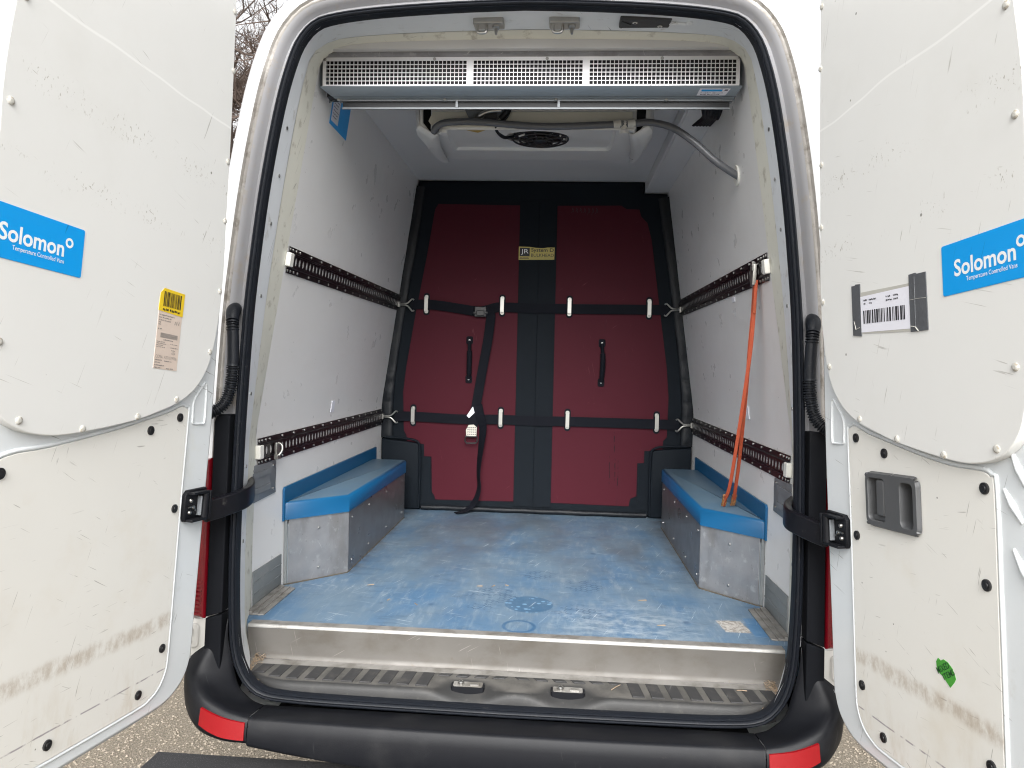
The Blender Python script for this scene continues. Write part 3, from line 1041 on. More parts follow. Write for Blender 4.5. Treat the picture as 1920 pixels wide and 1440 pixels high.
# --- load rails
scr2 = MB().dome((0, 0, 0), (0, 0, 1), .0052, .0034, 8).mesh('screw', 'steel')
for s in (-1, 1):
    for zc, tilt in ((1.8975, .1417), (1.281, 0.)):
        nb = Vector((-s * tilt, 0, 1)).normalized()
        nn = Vector((-s, 0, -tilt)).normalized()
        O = Vector((s * wx(zc), 0, zc)) + nn * .0006

        def P(a, b, c):
            q = O + nb * b + nn * c
            return (q.x, q.y + a, q.z)
        y0, y1 = fy(zc) + .008, 1.80
        mb = MB()
        # flanges and side steps swept along y
        for sg in (-1, 1):
            pr = [(sg * .0425, 0), (sg * .0425, .0035), (sg * .026, .0035), (sg * .0245, .006), (sg * .0232, .010), (sg * .0185, .0105), (sg * .018, .0065)]
            rows = [[P(y, b, c) for y in (y0, y1)] for b, c in pr]
            mb.grid(rows, k=0)
        # slotted face
        pitch = .033
        n = int((y1 - y0 - .05) / pitch)
        ys = y0 + .046
        mb.grid([[P(y, b, .0065) for y in (y0, ys)] for b in (-.018, .018)], k=0)
        for i in range(n):
            c0 = ys + pitch * (i + .5)
            outer, inner, deep = [], [], []
            for q in range(20):
                t = 2 * math.pi * q / 20
                ca_, sa_ = math.cos(t), math.sin(t)
                sc = 1 / max(abs(ca_) / (pitch / 2), abs(sa_) / .018)
                outer.append(P(c0 + ca_ * sc, sa_ * sc, .0065))
                inner.append(P(c0 + ca_ * .0085, sa_ * .0135, .0065))
                deep.append(P(c0 + ca_ * .0085, sa_ * .0135, .0048))
            # corners of the cell
            cn = [P(c0 + a * pitch / 2, b * .018, .0065) for a, b in ((1, 1), (-1, 1), (-1, -1), (1, -1))]
            mb.grid([outer, inner, deep], True, k=0)
            base = len(mb.v)
            for ci, cpt in enumerate(cn):
                t = math.atan2((1, 1, -1, -1)[ci] * .018, (1, -1, -1, 1)[ci] * pitch / 2) % (2 * math.pi)
                q = int(t / (2 * math.pi) * 20)
                mb.add([outer[q], cpt, outer[(q + 1) % 20]], [(0, 1, 2)], k=0)
        ye = ys + pitch * n
        if ye < y1:
            mb.grid([[P(y, b, .0065) for y in (ye, y1)] for b in (-.018, .018)], k=0)
        mb.grid([[P(y, b, .0045) for y in (y0, y1)] for b in (-.017, .017)], k=1)
        rail = mb.build('load_rail', ['rail_brown', 'rail_back'], van, 40, recalc=False)
        mb = MB()
        mb.slab(rrect(y0 - .012, y0 + .018, -.022, .022, .004, 3), .001, .0165, P, .002)
        mb.build('end_plug', 'plug_white', rail, 40)
        ysc = [y0 + .008, y0 + .030, y0 + .060, y0 + .092]
        t = y0 + .20
        while t < y1 - .02:
            ysc.append(t)
            t += .105
        for yy in ysc:
            for sg in (-1, 1):
                inst('screw', scr2, rail, axes(P(yy, sg * .034, .0036), nn))

# --- door check arms: wall bracket + black curved band
for s in (-1, 1):
    mb = MB()
    f = lambda a, b, c: (s * (.83 - c), a, b)
    mb.slab([(.045, 1.243), (.29, 1.236), (.295, 1.206), (.290, 1.160), (.293, 1.128), (.10, 1.122), (.05, 1.15)], .001, .005, f, .001, k=0)
    mb.box(.08, .24, 1.150, 1.168, .0055, .010, f, k=0)
    mb.box(.08, .24, 1.200, 1.218, .0055, .010, f, k=0)
    mb.box(.085, .235, 1.168, 1.200, .005, .0068, f, k=0)
    for yy, zz in ((.27, 1.222), (.27, 1.145), (.11, 1.226)):
        mb.dome(f(yy, zz, .005), (-s, 0, 0), .005, .003, 8, k=1)
    ck = mb.build('check_bracket', ['galvanised', 'steel'], van, 30)
    mb = MB()
    path = [(.818, .075, 1.186), (.790, .02, 1.188), (.764, -.04, 1.190), (.746, -.10, 1.191), (.741, -.145, 1.190), (.752, -.185, 1.186), (.772, -.222, 1.180), (.792, -.256, 1.176)]
    path = spline([(s * a, b, c) for a, b, c in path], 5)
    mb.ribbon(path, (0, 0, 1), .056, .020)
    mb.build('check_arm', 'arm_black', van, 30, bevel=.004, label='black curved door check arm on the %s' % ('left' if s < 0 else 'right'))
    # painted striker stub under the arm
    # --- cable conduit between body and door
    mb = MB()
    base = spline([(.800, -.075, 1.722), (.794, -.105, 1.706), (.787, -.122, 1.675), (.783, -.126, 1.63), (.782, -.127, 1.56), (.786, -.130, 1.50), (.799, -.138, 1.455), (.822, -.155, 1.43), (.850, -.185, 1.418)], 16)
    base = resample(base, 260)
    rad = []
    for i, p in enumerate(base):
        t = i / 259
        if t < .16:
            r = .0165 + .003 * math.sin(min(1, t / .16) * math.pi)
        elif t < .24 or t > .5:
            r = .0150 + .0022 * (1 if math.sin(i * 2 * math.pi / 4.6) > 0 else -1)
        else:
            r = .0152
        rad.append(r)
    mb.tube([(s * p.x, p.y, p.z) for p in base], rad, 14)
    mb.build('cable_conduit', 'rubber', van, 55)
    # --- black corner trim, tail lamp, socket plate
    mb = MB()
    tf = lambda a, b, c: (s * a, yp(b) - c + .012, b)
    mb.slab([(.7825, .880), (.829, .866), (.829, 1.40), (.822, 1.421), (.785, 1.421)], -.02, .034, tf, .003)
    mb.build('corner_trim', 'trim_black', van, 20)
    mb = MB()
    mb.slab([(.7815, .70), (.829, .68), (.829, .861), (.7825, .875)], -.02, .034, tf, .003)
    mb.build('corner_filler', 'trim_black', van, 20)
    mb = MB()
    body = [(.831, .862), (.925, .862), (.945, 1.28), (.833, 1.30)]
    mb.slab(body, -.10, .030, lambda a, b, c: (s * a, yp(b) - c + .6 * max(0, a - .885), b), .010, k=0)
    for zz in (1.02, 1.10, .93):
        mb.slab(circle(.874, zz, .015, 16, .026), .029, .0335, lambda a, b, c: (s * a, yp(b) - c + .6 * max(0, a - .885), b), .002, k=1 if zz > 1 else 0)
    for j in range(9):
        zz = .872 + .011 * j
        mb.box(.838, .915, zz, zz + .005, .029, .0318, lambda a, b, c: (s * a, yp(b) - c + .6 * max(0, a - .885), b), k=0)
    mb.build('tail_lamp', ['red_lens', 'lamp_clear'], van, 40)
    mb = MB()
    f = lambda a, b, c: (s * a, yp(b) - c, b)
    mb.slab([(.829, .755), (.92, .75), (.925, .858), (.829, .858)], -.03, .016, f, .003, k=0)
    mb.slab(rrect(.846, .890, .782, .846, .010), .016, .024, f, .003, k=0)
    mb.dome(f(.868, .800, .024), (0, -1, 0), .007, .005, 12, k=0)
    mb.box(.860, .876, .814, .834, .024, .027, f, k=0)
    mb.build('lamp_plate', 'light_plastic', van, 40)

# --- header fittings
for cx in (-.112, .112):
    mb = MB()
    f = lambda a, b, c: (cx + a, .082 + b, 2.590 + .12 * b - c)
    mb.slab(rrect(-.045, .045, -.028, .028, .007), -.012, .008, f, .002, k=0)
    arch = [(-.034, -.008, .006), (-.034, -.008, .022), (-.028, -.008, .029), (-.012, -.008, .029), (-.006, -.008, .022), (-.006, -.008, .006)]
    mb.tube([f(*p) for p in spline(arch, 4)], .0046, 8, k=0)
    mb.dome(f(.022, .0, .007), (0, -.35, -1), .012, .010, 10, k=0)
    mb.tube([f(.022, 0, .014), f(.022, -.006, .034)], [.006, .0035], 8, k=0)
    mb.build('door_striker', 'steel', van, 35)
mb = MB()
f = lambda a, b, c: (.345 + a, .062 + b, 2.588 + .12 * b - c)
mb.slab(rrect(-.073, .073, -.034, .034, .004), -.012, .012, f, .003, k=0)
mb.slab([(-.068, -.028), (-.04, 0), (-.068, .028)], .0122, .015, f, k=0)
for a, b in ((-.03, -.012), (.045, .018)):
    mb.slab(circle(a, b, .0075, 14), .0122, .0142, f, .001, k=1)
    mb.slab(circle(a, b, .0035, 10), .0143, .0152, f, k=0)
mb.build('door_stop_block', ['dark_grey_plastic', 'light_plastic'], van, 30, bevel=.001)
mb = MB()
mb.tube([(.415, .065, 2.580), (.462, .065, 2.577), (.468, .06, 2.574), (.470, .05, 2.572)], .005, 8)
mb.dome((.470, .052, 2.578), (0, -.3, -1), .009, .01, 8)
mb.build('stay_pin', 'flange_paint', van, 40)

# --- bumper: centre piece, two corners, reflectors, step
def bumper_row(x):
    t = min(1, abs(x) / .66)
    bulge = -.012 * (1 - t * t)
    b = bulge
    zb = .578 - .045 * (1 - t * t)
    return [(x, -.162, .600), (x, -.164, .624), (x, -.176, .632), (x, -.205 + b * .4, .6365), (x, -.240 + b * .7, .6415), (x, -.266 + b, .6455), (x, -.2745 + b, .6450), (x, -.2805 + b, .6395),
            (x, -.286 + b, .612), (x, -.292 + b, zb + .010), (x, -.286 + b, zb), (x, -.24, zb - .008), (x, -.12, zb - .010)]


mb = MB()
mb.grid([bumper_row(-.656 + 1.312 * i / 40) for i in range(41)])
mb.build('bumper', 'black_plastic', van, 50, recalc=False, label='black plastic rear bumper below the load opening')
for s in (-1, 1):
    cols = [
        # x station by station: seal edge, valley, ridge, outer top, outer, bottom, under
        [(.6585, -.160, .60), (.6585, -.164, .626), (.6585, -.178, .633), (.6585, -.222, .639), (.6585, -.258, .6455), (.6585, -.2735, .6455), (.6585, -.2805, .6395), (.6585, -.290, .588), (.6585, -.284, .577), (.6585, -.15, .565)],
        [(.700, -.158, .625), (.700, -.164, .645), (.702, -.178, .647), (.706, -.216, .650), (.712, -.250, .658), (.720, -.270, .664), (.728, -.284, .655), (.734, -.292, .592), (.728, -.276, .579), (.70, -.15, .568)],
        [(.738, -.156, .67), (.742, -.163, .688), (.748, -.176, .684), (.758, -.206, .678), (.772, -.238, .686), (.786, -.262, .694), (.798, -.274, .682), (.806, -.274, .608), (.798, -.255, .592), (.74, -.13, .575)],
        [(.762, -.152, .745), (.768, -.158, .750), (.776, -.168, .740), (.790, -.192, .722), (.808, -.214, .716), (.830, -.232, .722), (.846, -.238, .706), (.854, -.232, .634), (.846, -.21, .612), (.78, -.08, .59)],
        [(.774, -.149, .795), (.780, -.155, .798), (.790, -.163, .790), (.806, -.182, .772), (.828, -.198, .756), (.856, -.202, .742), (.874, -.200, .722), (.880, -.188, .660), (.872, -.16, .64), (.80, .0, .61)],
        [(.779, -.144, .830), (.785, -.149, .830), (.796, -.155, .822), (.814, -.168, .800), (.840, -.178, .776), (.872, -.172, .758), (.890, -.160, .738), (.896, -.140, .680), (.888, -.10, .655), (.82, .08, .62)],
        [(.7815, -.136, .850), (.788, -.140, .846), (.800, -.145, .836), (.820, -.152, .812), (.846, -.154, .786), (.882, -.135, .766), (.902, -.095, .748), (.908, -.060, .70), (.900, .0, .67), (.84, .14, .62)],
    ]
    rows = []
    for r in range(len(cols[0])):
        rows.append(spline([(s * c[r][0], c[r][1], c[r][2]) for c in cols], 8))
    cg = list(zip(*rows))
    mb = MB()
    mb.grid([list(c) for c in cg])
    bc = mb.build('bumper_corner', 'black_plastic', van, 60, recalc=False)
    md = bc.modifiers.new('s', 'SUBSURF')
    md.levels = md.render_levels = 1
    # reflector set into the face: sits on the outer rows of the corner
    mb = MB()
    fr, bk = [], []
    for i, c in enumerate(cg):
        t = i / (len(cg) - 1)
        if t > .305:
            break
        a, b = Vector(c[6]), Vector(c[7])
        up, lo = a.lerp(b, .10), a.lerp(b, .90 - 0.20 * (t / .30) ** 2)
        n = Vector((s * (.08 + 1.0 * t), -1 + .45 * t, -.05)).normalized()
        fr.append([up + n * .0022, lo + n * .0022])
        bk.append([up - n * .012, lo - n * .012])
    fr, bk = fr[1:], bk[1:]
    ring = [p[0] for p in fr] + [p[1] for p in reversed(fr)]
    rb = [p[0] for p in bk] + [p[1] for p in reversed(bk)]
    mb.grid([[p[0] for p in fr], [p[1] for p in fr]])
    mb.grid([ring, rb], True)
    mb.build('reflector', 'reflector_red', bc, 40)
mb = MB()
mb.slab([(-.945, -.198), (.945, -.198), (.955, -.50), (-.955, -.50)], .455, .500, None, .006, k=0)
st = mb.build('rear_step', 'step_grit', van, 30, label='black gritty rear step below the bumper')
mb = MB()
mb.box(-.78, .78, .0, 4.2, .45, .52)
mb.build('underfloor', 'underbody', van, 0)

# ------------------------------------------------------------------ doors
OUT = [(0, -.14), (.004, -.165), (.014, -.190), (.032, -.213), (.058, -.231), (.095, -.244), (.16, -.249), (.40, -.247), (.70, -.243), (.745, -.232), (.772, -.205), (.784, -.16), (.786, .0), (.787, .5), (.785, 1.0), (.775, 1.25),
       (.757, 1.43), (.73, 1.56), (.69, 1.635), (.62, 1.675), (.4, 1.700), (.22, 1.695), (.14, 1.67), (.095, 1.62), (.066, 1.54), (.048, 1.42), (.036, 1.28), (.024, 1.05), (.012, .8), (.003, .55), (0, .40), (0, .1)]
UP = [(.108, 1.62), (.099, 1.55), (.086, 1.40), (.075, 1.28), (.065, 1.14), (.057, 1.0), (.048, .88), (.0465, .80), (.049, .74), (.056, .68), (.068, .63), (.084, .592), (.108, .560), (.139, .533), (.19, .506), (.26, .484), (.33, .466), (.42, .449),
      (.50, .438), (.545, .438), (.585, .446), (.618, .463), (.643, .490), (.657, .525), (.664, .58), (.672, .75), (.684, .95), (.686, 1.06), (.676, 1.19), (.655, 1.36), (.62, 1.52), (.575, 1.62)]
LOWP = [(.139, .497), (.125, .490), (.122, .47), (.122, .25), (.118, .0), (.117, -.125), (.124, -.160), (.143, -.186), (.175, -.201), (.23, -.206), (.545, -.200), (.558, -.185), (.560, -.10), (.564, .2), (.566, .395), (.558, .415), (.538, .424), (.47, .427), (.38, .441), (.288, .461), (.20, .481), (.155, .496)]
LOWL = [p for p in LOWP if p[0] < .5] + []
LOWL = LOWP[:10] + [(.565, -.200), (.588, -.18), (.600, -.12), (.63, -.05), (.665, .0), (.672, .1), (.672, .36), (.66, .392), (.62, .405), (.55, .412)] + LOWP[18:]


def door_frame(d, t, O, flip):
    u = -Vector(d).normalized()
    a = -(d[0] * t + d[2]) / d[1]
    h = Vector((t, a, 1.)).normalized()
    X = -u if flip else u
    X = (X - h * X.dot(h)).normalized()
    Z = X.cross(h)
    return Matrix(((X.x, h.x, Z.x, O[0]), (X.y, h.y, Z.y, O[1]), (X.z, h.z, Z.z, O[2]), (0, 0, 0, 1)))


ML = door_frame((.087, .994, -.072), .046, (-.81, -.25, .95), True)
MR = door_frame((-.147, .986, -.075), -.046, (.81, -.25, .95), False)
bolt_me = MB().dome((0, 0, 0), (0, 0, 1), .0074, .0034, 10).mesh('bolt', 'bolt_paint')
cm = MB()
cm.dome((0, 0, 0), (0, 0, 1), .0105, .004, 16, flat=True)
cm.slab(circle(0, 0, .0062, 12), .0038, .0052, None, .0008)
clip_me = cm.mesh('panel_clip', 'clip_black')


def bars(mb, x0, x1, y0, y1, z, k, widths):
    tot = sum(widths)
    x = x0
    for i, w in enumerate(widths):
        ww = w * (x1 - x0) / tot
        if i % 2 == 0:
            mb.flat([(x, y0), (x + ww, y0), (x + ww, y1), (x, y1)], z, None, k)
        x += ww


def dashes(mb, x0, x1, y, h, z, k, seed, tr=None):
    r = random.Random(seed)
    x = x0
    while x < x1 - h * .4:
        w = r.uniform(.3, 1.0) * h
        dy = r.uniform(-.12, .12) * h
        mb.flat([(x, y + dy), (min(x + w, x1), y + dy), (min(x + w, x1), y + h * r.uniform(.5, 1.) + dy), (x, y + h * .8 + dy)], z, None, k)
        x += w + (h * .28 if r.random() > .18 else h * .8)


for side, M0, s in (('left', ML, -1), ('right', MR, 1)):
    f = lambda a, b, c: (s * a, b, c)
    outl = [tuple(p[:2]) for p in spline([Vector((a, b, 0)) for a, b in OUT], 3, True)]
    mb = MB()
    mb.slab(outl, -.030, 0., f, .013, k=0)
    # raised pressings: recess rims, ribs near the free edge
    dr = mb.build('rear_door', ['door_paint'], van, 40, local=True, label='open %s rear door with white inner panels' % side)
    dr.matrix_basis = M0
    # outer skin and rubber between
    oc = ccw(outl)
    mb = MB()
    mb.slab(offset(oc, .016), -.060, -.043, f, .006)
    mb.build('outer_skin', 'body_paint', dr, 40)
    mb = MB()
    mb.slab(offset(oc, .006), -.0425, -.0305, f, .003)
    mb.build('weather_strip', 'rubber', dr, 40)
    # pressed rims
    mb = MB()
    def rim(pts, r, closed=True):
        q = spline([(s * a, b, .0008) for a, b in pts], 5, closed)
        mb.tube(q, r, 8, closed)
    rim([(.052, .560), (.072, .545), (.098, .512), (.098, .470), (.094, .456), (.060, .455), (.046, .459), (.046, .50)], .0028)
    lowp = LOWL if side == 'left' else LOWP
    lip = offset(ccw([tuple(p[:2]) for p in spline([Vector((a, b, 0)) for a, b in lowp], 3, True)]), .005)
    mb.tube([(s * a, b, .0) for a, b in lip], .0042, 8, True)
    if side == 'right':
        for a0, b0, a1, b1 in ((.605, .462, .632, .405), (.585, .398, .622, .345), (.600, .30, .640, .235)):
            mb.tube([(a0, b0, -.001), ((a0 + a1) / 2, (b0 + b1) / 2, .0), (a1, b1, -.001)], [.004, .007, .004], 8)
    mb.build('pressing', 'door_paint', dr, 60)
    # panels
    up = [(a * (1.075 if side == 'left' and a > .3 else 1.), b) for a, b in UP] if side == 'left' else UP
    if side == 'left':
        up = [(a + (.052 * min(1, max(0, (a - .35) / .3))), b) for a, b in UP]
    upp = [tuple(p[:2]) for p in spline([Vector((a, b, 0)) for a, b in up], 3, True)]
    mb = MB()
    mb.slab(upp, .0006, .0185, f, .0022)
    pu = mb.build('upper_panel', 'white_panel', dr, 18)
    lwp = [tuple(p[:2]) for p in spline([Vector((a, b, 0)) for a, b in lowp], 3, True)]
    mb = MB()
    mb.slab(lwp, .0006, .0036, f, .001)
    pl = mb.build('lower_panel', 'white_board', dr, 18)
    bl = [(.097, 1.515), (.080, 1.369), (.068, 1.135), (.057, .983), (.051, .80), (.071, .640), (.190, .515), (.332, .474), (.470, .449), (.60, .466), (.648, .60), (.672, 1.005), (.664, 1.19)]
    for a, b in bl:
        if side == 'left':
            a += .052 * min(1, max(0, (a - .35) / .3))
        a += .006 if a < .2 else -.004
        inst('bolt', bolt_me, dr, Matrix.Translation((s * a, b, .0184)) @ Matrix.Rotation(a * 9, 4, 'Z'))
    cl_ = [(.155, .471), (.260, .441), (.144, .248), (.142, -.091), (.217, -.175)]
    cl_ += [(.482, -.171), (.653, .372), (.645, .12)] if side == 'left' else [(.546, .395), (.541, .227), (.533, -.085), (.47, -.178)]
    for a, b in cl_:
        inst('panel_clip', clip_me, dr, Matrix.Translation((s * a, b, .0036)))
    # check housing
    mb = MB()
    mb.slab([(.022, .205), (.105, .210), (.112, .222), (.112, .276), (.100, .288), (.022, .290)], .0006, .012, f, .003, k=0)
    mb.box(.028, .036, .212, .284, .010, .032, f, k=0)
    mb.box(.034, .104, .278, .284, .010, .030, f, k=0)
    mb.box(.034, .104, .210, .216, .010, .030, f, k=0)
    mb.tube([f(.044, .216, .022), f(.044, .278, .022)], .010, 12, k=0)
    mb.box(.058, .062, .222, .272, .012, .024, f, k=1)
    for a, b in ((.092, .262), (.080, .244), (.094, .232)):
        mb.dome(f(a, b, .012), (0, 0, 1), .0055, .006, 10, k=2)
    mb.tube([f(.074, .236, .016), f(.086, .248, .018), f(.104, .246, .016)], .0022, 6, k=2)
    mb.build('check_housing', ['black_plastic', 'galvanised', 'steel'], dr, 35, bevel=.001)

    # blue company sign
    Z = .0188
    mb = MB()
    if side == 'right':
        x0, x1 = .484, .704
    else:
        x0, x1 = -.748, -.5305
    mb.slab(rrect(x0, x1, .741, .834, .004, 3), Z - .0002, Z + .0008, None, .0003, k=0)
    off = 0 if side == 'right' else x0 - .484 - .0025
    z1 = Z + .0011
    put_text(mb, 'Solomon', .516 + off, .657 + off, .7715, .8025, z1, 1, .022)
    mb.add([(.668 + off + .0095 * r_ * math.cos(t), .8005 + .0095 * r_ * math.sin(t), z1) for r_ in (1, .52) for t in [2 * math.pi * i / 24 for i in range(24)]],
           [(i, (i + 1) % 24, 24 + (i + 1) % 24, 24 + i) for i in range(24)], 1)
    put_text(mb, 'Temperature Controlled Vans', .545 + off, .659 + off, .7570, .7675, z1, 1, .004)
    mb.build('company_sign', ['sign_blue', 'ink_white'], dr, 0, recalc=False, label='blue company sign with white lettering on the %s door' % side)

    if side == 'left':
        # yellow and kraft parcel label, slightly askew
        mb = MB()
        T = Matrix.Translation((-.2485, .675, Z)) @ Matrix.Rotation(R(-1.0), 4, 'Z')
        W, H = .086, .184
        mb.slab([(-W / 2, -H / 2), (W / 2, -H / 2), (W / 2, .046), (-W / 2, .046)], -.0002, .0004, None, k=0)
        mb.slab([(-W / 2 - .002, .040), (W / 2 + .001, .037), (W / 2 + .002, H / 2), (-W / 2 + .012, H / 2 + .001), (-W / 2, H / 2 - .012)], .0001, .0009, None, k=1)
        z1 = .0012
        bars(mb, -W / 2 + .012, W / 2 - .010, .052, H / 2 - .006, z1, 2, [3, 1, 1, 1, 2, 2, 1, 1, 2, 1, 3, 1, 1, 1, 1, 2, 2, 1, 1, 1, 1, 1, 2, 1, 1, 1, 1, 2, 1, 1, 1, 1, 2, 2, 1, 1, 3, 1, 2, 2, 4])
        dashes(mb, -W / 2 + .012, W / 2 - .010, .0425, .006, z1, 2, 3)
        z1 = .0007
        for i, (y, l) in enumerate(((.030, .056), (.024, .044), (.018, .042), (.013, .008), (.008, .010), (-.002, .014))):
            dashes(mb, -W / 2 + .003, -W / 2 + .003 + l, y, .0032, z1, 3, 10 + i)
        put_text(mb, 'AV', .016, .036, .014, .0235, z1, 3, -.01)
        bars(mb, -W / 2 + .014, W / 2 - .010, -.020, -.009, z1, 3, [1.5, 1] * 26 + [1])
        dashes(mb, -W / 2 + .026, W / 2 - .024, -.0255, .003, z1, 3, 30)
        for i, (a, l, y) in enumerate(((.003, .030, -.031), (.003, .034, -.035), (.003, .024, -.039), (.003, .032, -.043), (.052, .026, -.033), (.052, .030, -.041), (.058, .016, -.047))):
            dashes(mb, -W / 2 + a, -W / 2 + a + l, y, .0024, z1, 3, 40 + i)
        put_text(mb, 'A24', .016, .030, -.0555, -.0495, z1, 3, -.01)
        put_text(mb, 'CCMA  A201039586', -W / 2 + .004, W / 2 - .006, -.0675, -.0605, z1, 3, -.012)
        for i, (a, l, y) in enumerate(((.003, .024, -.073), (.036, .028, -.074), (.003, .018, -.079), (.003, .034, -.085), (.003, .028, -.0905), (.046, .026, -.0905))):
            dashes(mb, -W / 2 + a, -W / 2 + a + l, y, .003, z1, 3, 60 + i)
        mb.v = [tuple(T @ Vector(p)) for p in mb.v]
        mb.build('parcel_label', ['paper_kraft', 'paper_yellow', 'ink_black', 'ink_grey'], dr, 0, recalc=False, label='yellow and brown paper parcel label on the left door')
    else:
        # white barcode sheet held by two strips of grey tape
        mb = MB()
        fz = lambda a, b, c: (a, b - .0655 * (a - .187), c)
        mb.slab([(.216, .706), (.386, .702), (.386, .798), (.216, .797)], Z - .0002, Z + .0006, fz, k=5)
        mb.slab([(.216, .7085), (.392, .7075), (.392, .7925), (.216, .7875)], Z - .0001, Z + .0009, fz, k=0)
        z1 = Z + .0013
        t2 = MB()
        bars(t2, .228, .372, .727, .756, z1, 1, [2, 1.6, 1, 1, 2, .6, 2, 1, 1, 1.5, 2, 1.5, 2, 1, 2.6, .8, 1, .7, 1, 1, 1.4, 1, .6, 1.2, 1.2, 2, .6, 1, 1.6, 1.4, 2.4, 2, 1, 1, .8, 1.4, 2.6, .7, 1.4, 2, 2.4, .8, 1, .7, 1.4])
        for i, (a, b, y) in enumerate(((.231, .246, .7765), (.251, .280, .7770), (.231, .238, .7690), (.251, .263, .7695), (.311, .326, .7775), (.336, .352, .7780), (.311, .334, .7700), (.337, .353, .7705))):
            dashes(t2, a, b, y, .0042, z1, 1, 80 + i)
        mb.add([fz(*p) for p in t2.v], t2.f, 1)
        mb.slab([(.186, .703), (.2185, .700), (.219, .8165), (.203, .8175), (.199, .8150), (.186, .8150)], Z + .0002, Z + .0017, fz, k=2)
        mb.slab([(.388, .7005), (.4395, .702), (.4385, .814), (.412, .8135), (.408, .816), (.388, .8145)], Z + .0002, Z + .0017, fz, k=2)
        # wrinkled tape ridges
        mb.tube([fz(.404, .708, Z + .0016), fz(.4045, .75, Z + .0019), fz(.405, .808, Z + .0016)], .0008, 6, k=2)
        mb.tube([fz(.192, .735, Z + .0016), fz(.199, .716, Z + .0021), fz(.214, .720, Z + .0016)], .0008, 6, k=3)
        mb.tube([fz(.389, .712, Z + .0016), fz(.404, .710, Z + .003), fz(.412, .701, Z + .0016)], .0010, 6, k=3)
        mb.tube([fz(.389, .764, Z + .0016), fz(.41, .765, Z + .0019), fz(.437, .764, Z + .0018)], .0005, 6, k=3)
        mb.build('barcode_sheet', ['paper_white', 'ink_black', 'tape_grey', 'film', 'ink_mauve', 'film'], dr, 30, recalc=False, label='white barcode sheet taped up with grey tape on the right door')
        # torn green sticker
        mb = MB()
        gp = [(.400, .042), (.399, .049), (.405, .058), (.412, .055), (.420, .060), (.432, .058), (.443, .051), (.449, .042), (.452, .034), (.447, .026), (.436, .013), (.426, .020), (.417, .027), (.407, .030), (.402, .035)]
        mb.slab(gp, .0034, .0044, None, k=0)
        T = Matrix.Translation((.4255, .0395, .0048)) @ Matrix.Rotation(R(34), 4, 'Z')
        t2 = MB()
        put_text(t2, 'MIXED', -.024, .016, .002, .0135, 0, 0, .012)
        put_text(t2, 'ITEMS', -.014, .023, -.0125, -.0015, 0, 0, .012)
        mb.add([tuple(T @ Vector(p)) for p in t2.v], t2.f, 1)
        mb.build('green_sticker', ['sticker_green', 'ink_green'], dr, 0, recalc=False, label='torn green sticker low on the right door')
        # inner handle: grey surround with two wells and a lever
        mb = MB()
        hx0, hx1, hy0, hy1 = .194, .375, .279, .400
        zf = .013
        outer_ = rrect(hx0, hx1, hy0, hy1, .019, 6)
        # frame made as rings around the two wells
        wellA = rrect(.206, .268, .293, .387, .010, 4)
        wellB = rrect(.318, .361, .292, .385, .012, 4)
        # split the face down the middle and bridge each half to its well
        xm = .292
        def half(sign):
            pts = []
            for a, b in outer_:
                pts.append((min(a, xm), b) if sign < 0 else (max(a, xm), b))
            return pts
        for sign, well in ((-1, wellA), (1, wellB)):
            hp = half(sign)
            cx = sum(p[0] for p in well) / len(well)
            cy = sum(p[1] for p in well) / len(well)
            n = 180
            def cast(poly, ang):
                best = None
                dx, dy = math.cos(ang), math.sin(ang)
                for i in range(len(poly)):
                    a, b = poly[i], poly[(i + 1) % len(poly)]
                    ex, ey = b[0] - a[0], b[1] - a[1]
                    den = dx * ey - dy * ex
                    if abs(den) < 1e-12:
                        continue
                    t = ((a[0] - cx) * ey - (a[1] - cy) * ex) / den
                    u = ((a[0] - cx) * dy - (a[1] - cy) * dx) / den
                    if t > 0 and -1e-6 <= u <= 1 + 1e-6 and (best is None or t > best):
                        best = t
                return (cx + dx * best, cy + dy * best)
            ro = [cast(hp, 2 * math.pi * i / n) for i in range(n)]
            ri = [cast(well, 2 * math.pi * i / n) for i in range(n)]
            rl = [(cx + (a - cx) * .965, cy + (b - cy) * .965) for a, b in ri]
            z_o = [zf - (.006 if min(a - hx0, hx1 - a, b - hy0, hy1 - b) < .003 else 0) for a, b in ro]
            so = [(a, b + (cy - b) * .04) if abs(a - xm) < .0015 else (a + (cx - a) * .10, b + (cy - b) * .06) for a, b in ro]
            rows = [[(a, b, .0046 if z < zf else zf) for (a, b), z in zip(ro, z_o)],
                    [(a, b, zf) for a, b in so],
                    [(a, b, zf) for a, b in ri], [(a, b, zf - .003) for a, b in rl], [(a, b, -.016) for a, b in rl]]
            mb.grid(rows, True, k=0)
            mb.add([(a, b, -.0158 if sign > 0 else -.006) for a, b in rl], [tuple(range(n))], 1 if sign > 0 else 0)
        mb.slab(rrect(.236, .266, .305, .384, .006, 3), -.002, .0125, None, .004, k=0)
        mb.slab(rrect(.212, .262, .2945, .306, .004, 3), -.004, .006, None, .002, k=0)
        mb.dome((.263, .2985, .004), (0, 0, 1), .003, .004, 8, k=2)
        mb.build('door_handle', ['grey_plastic', 'clip_black', 'steel'], dr, 40, recalc=False, label='grey inner door handle with recessed grip')

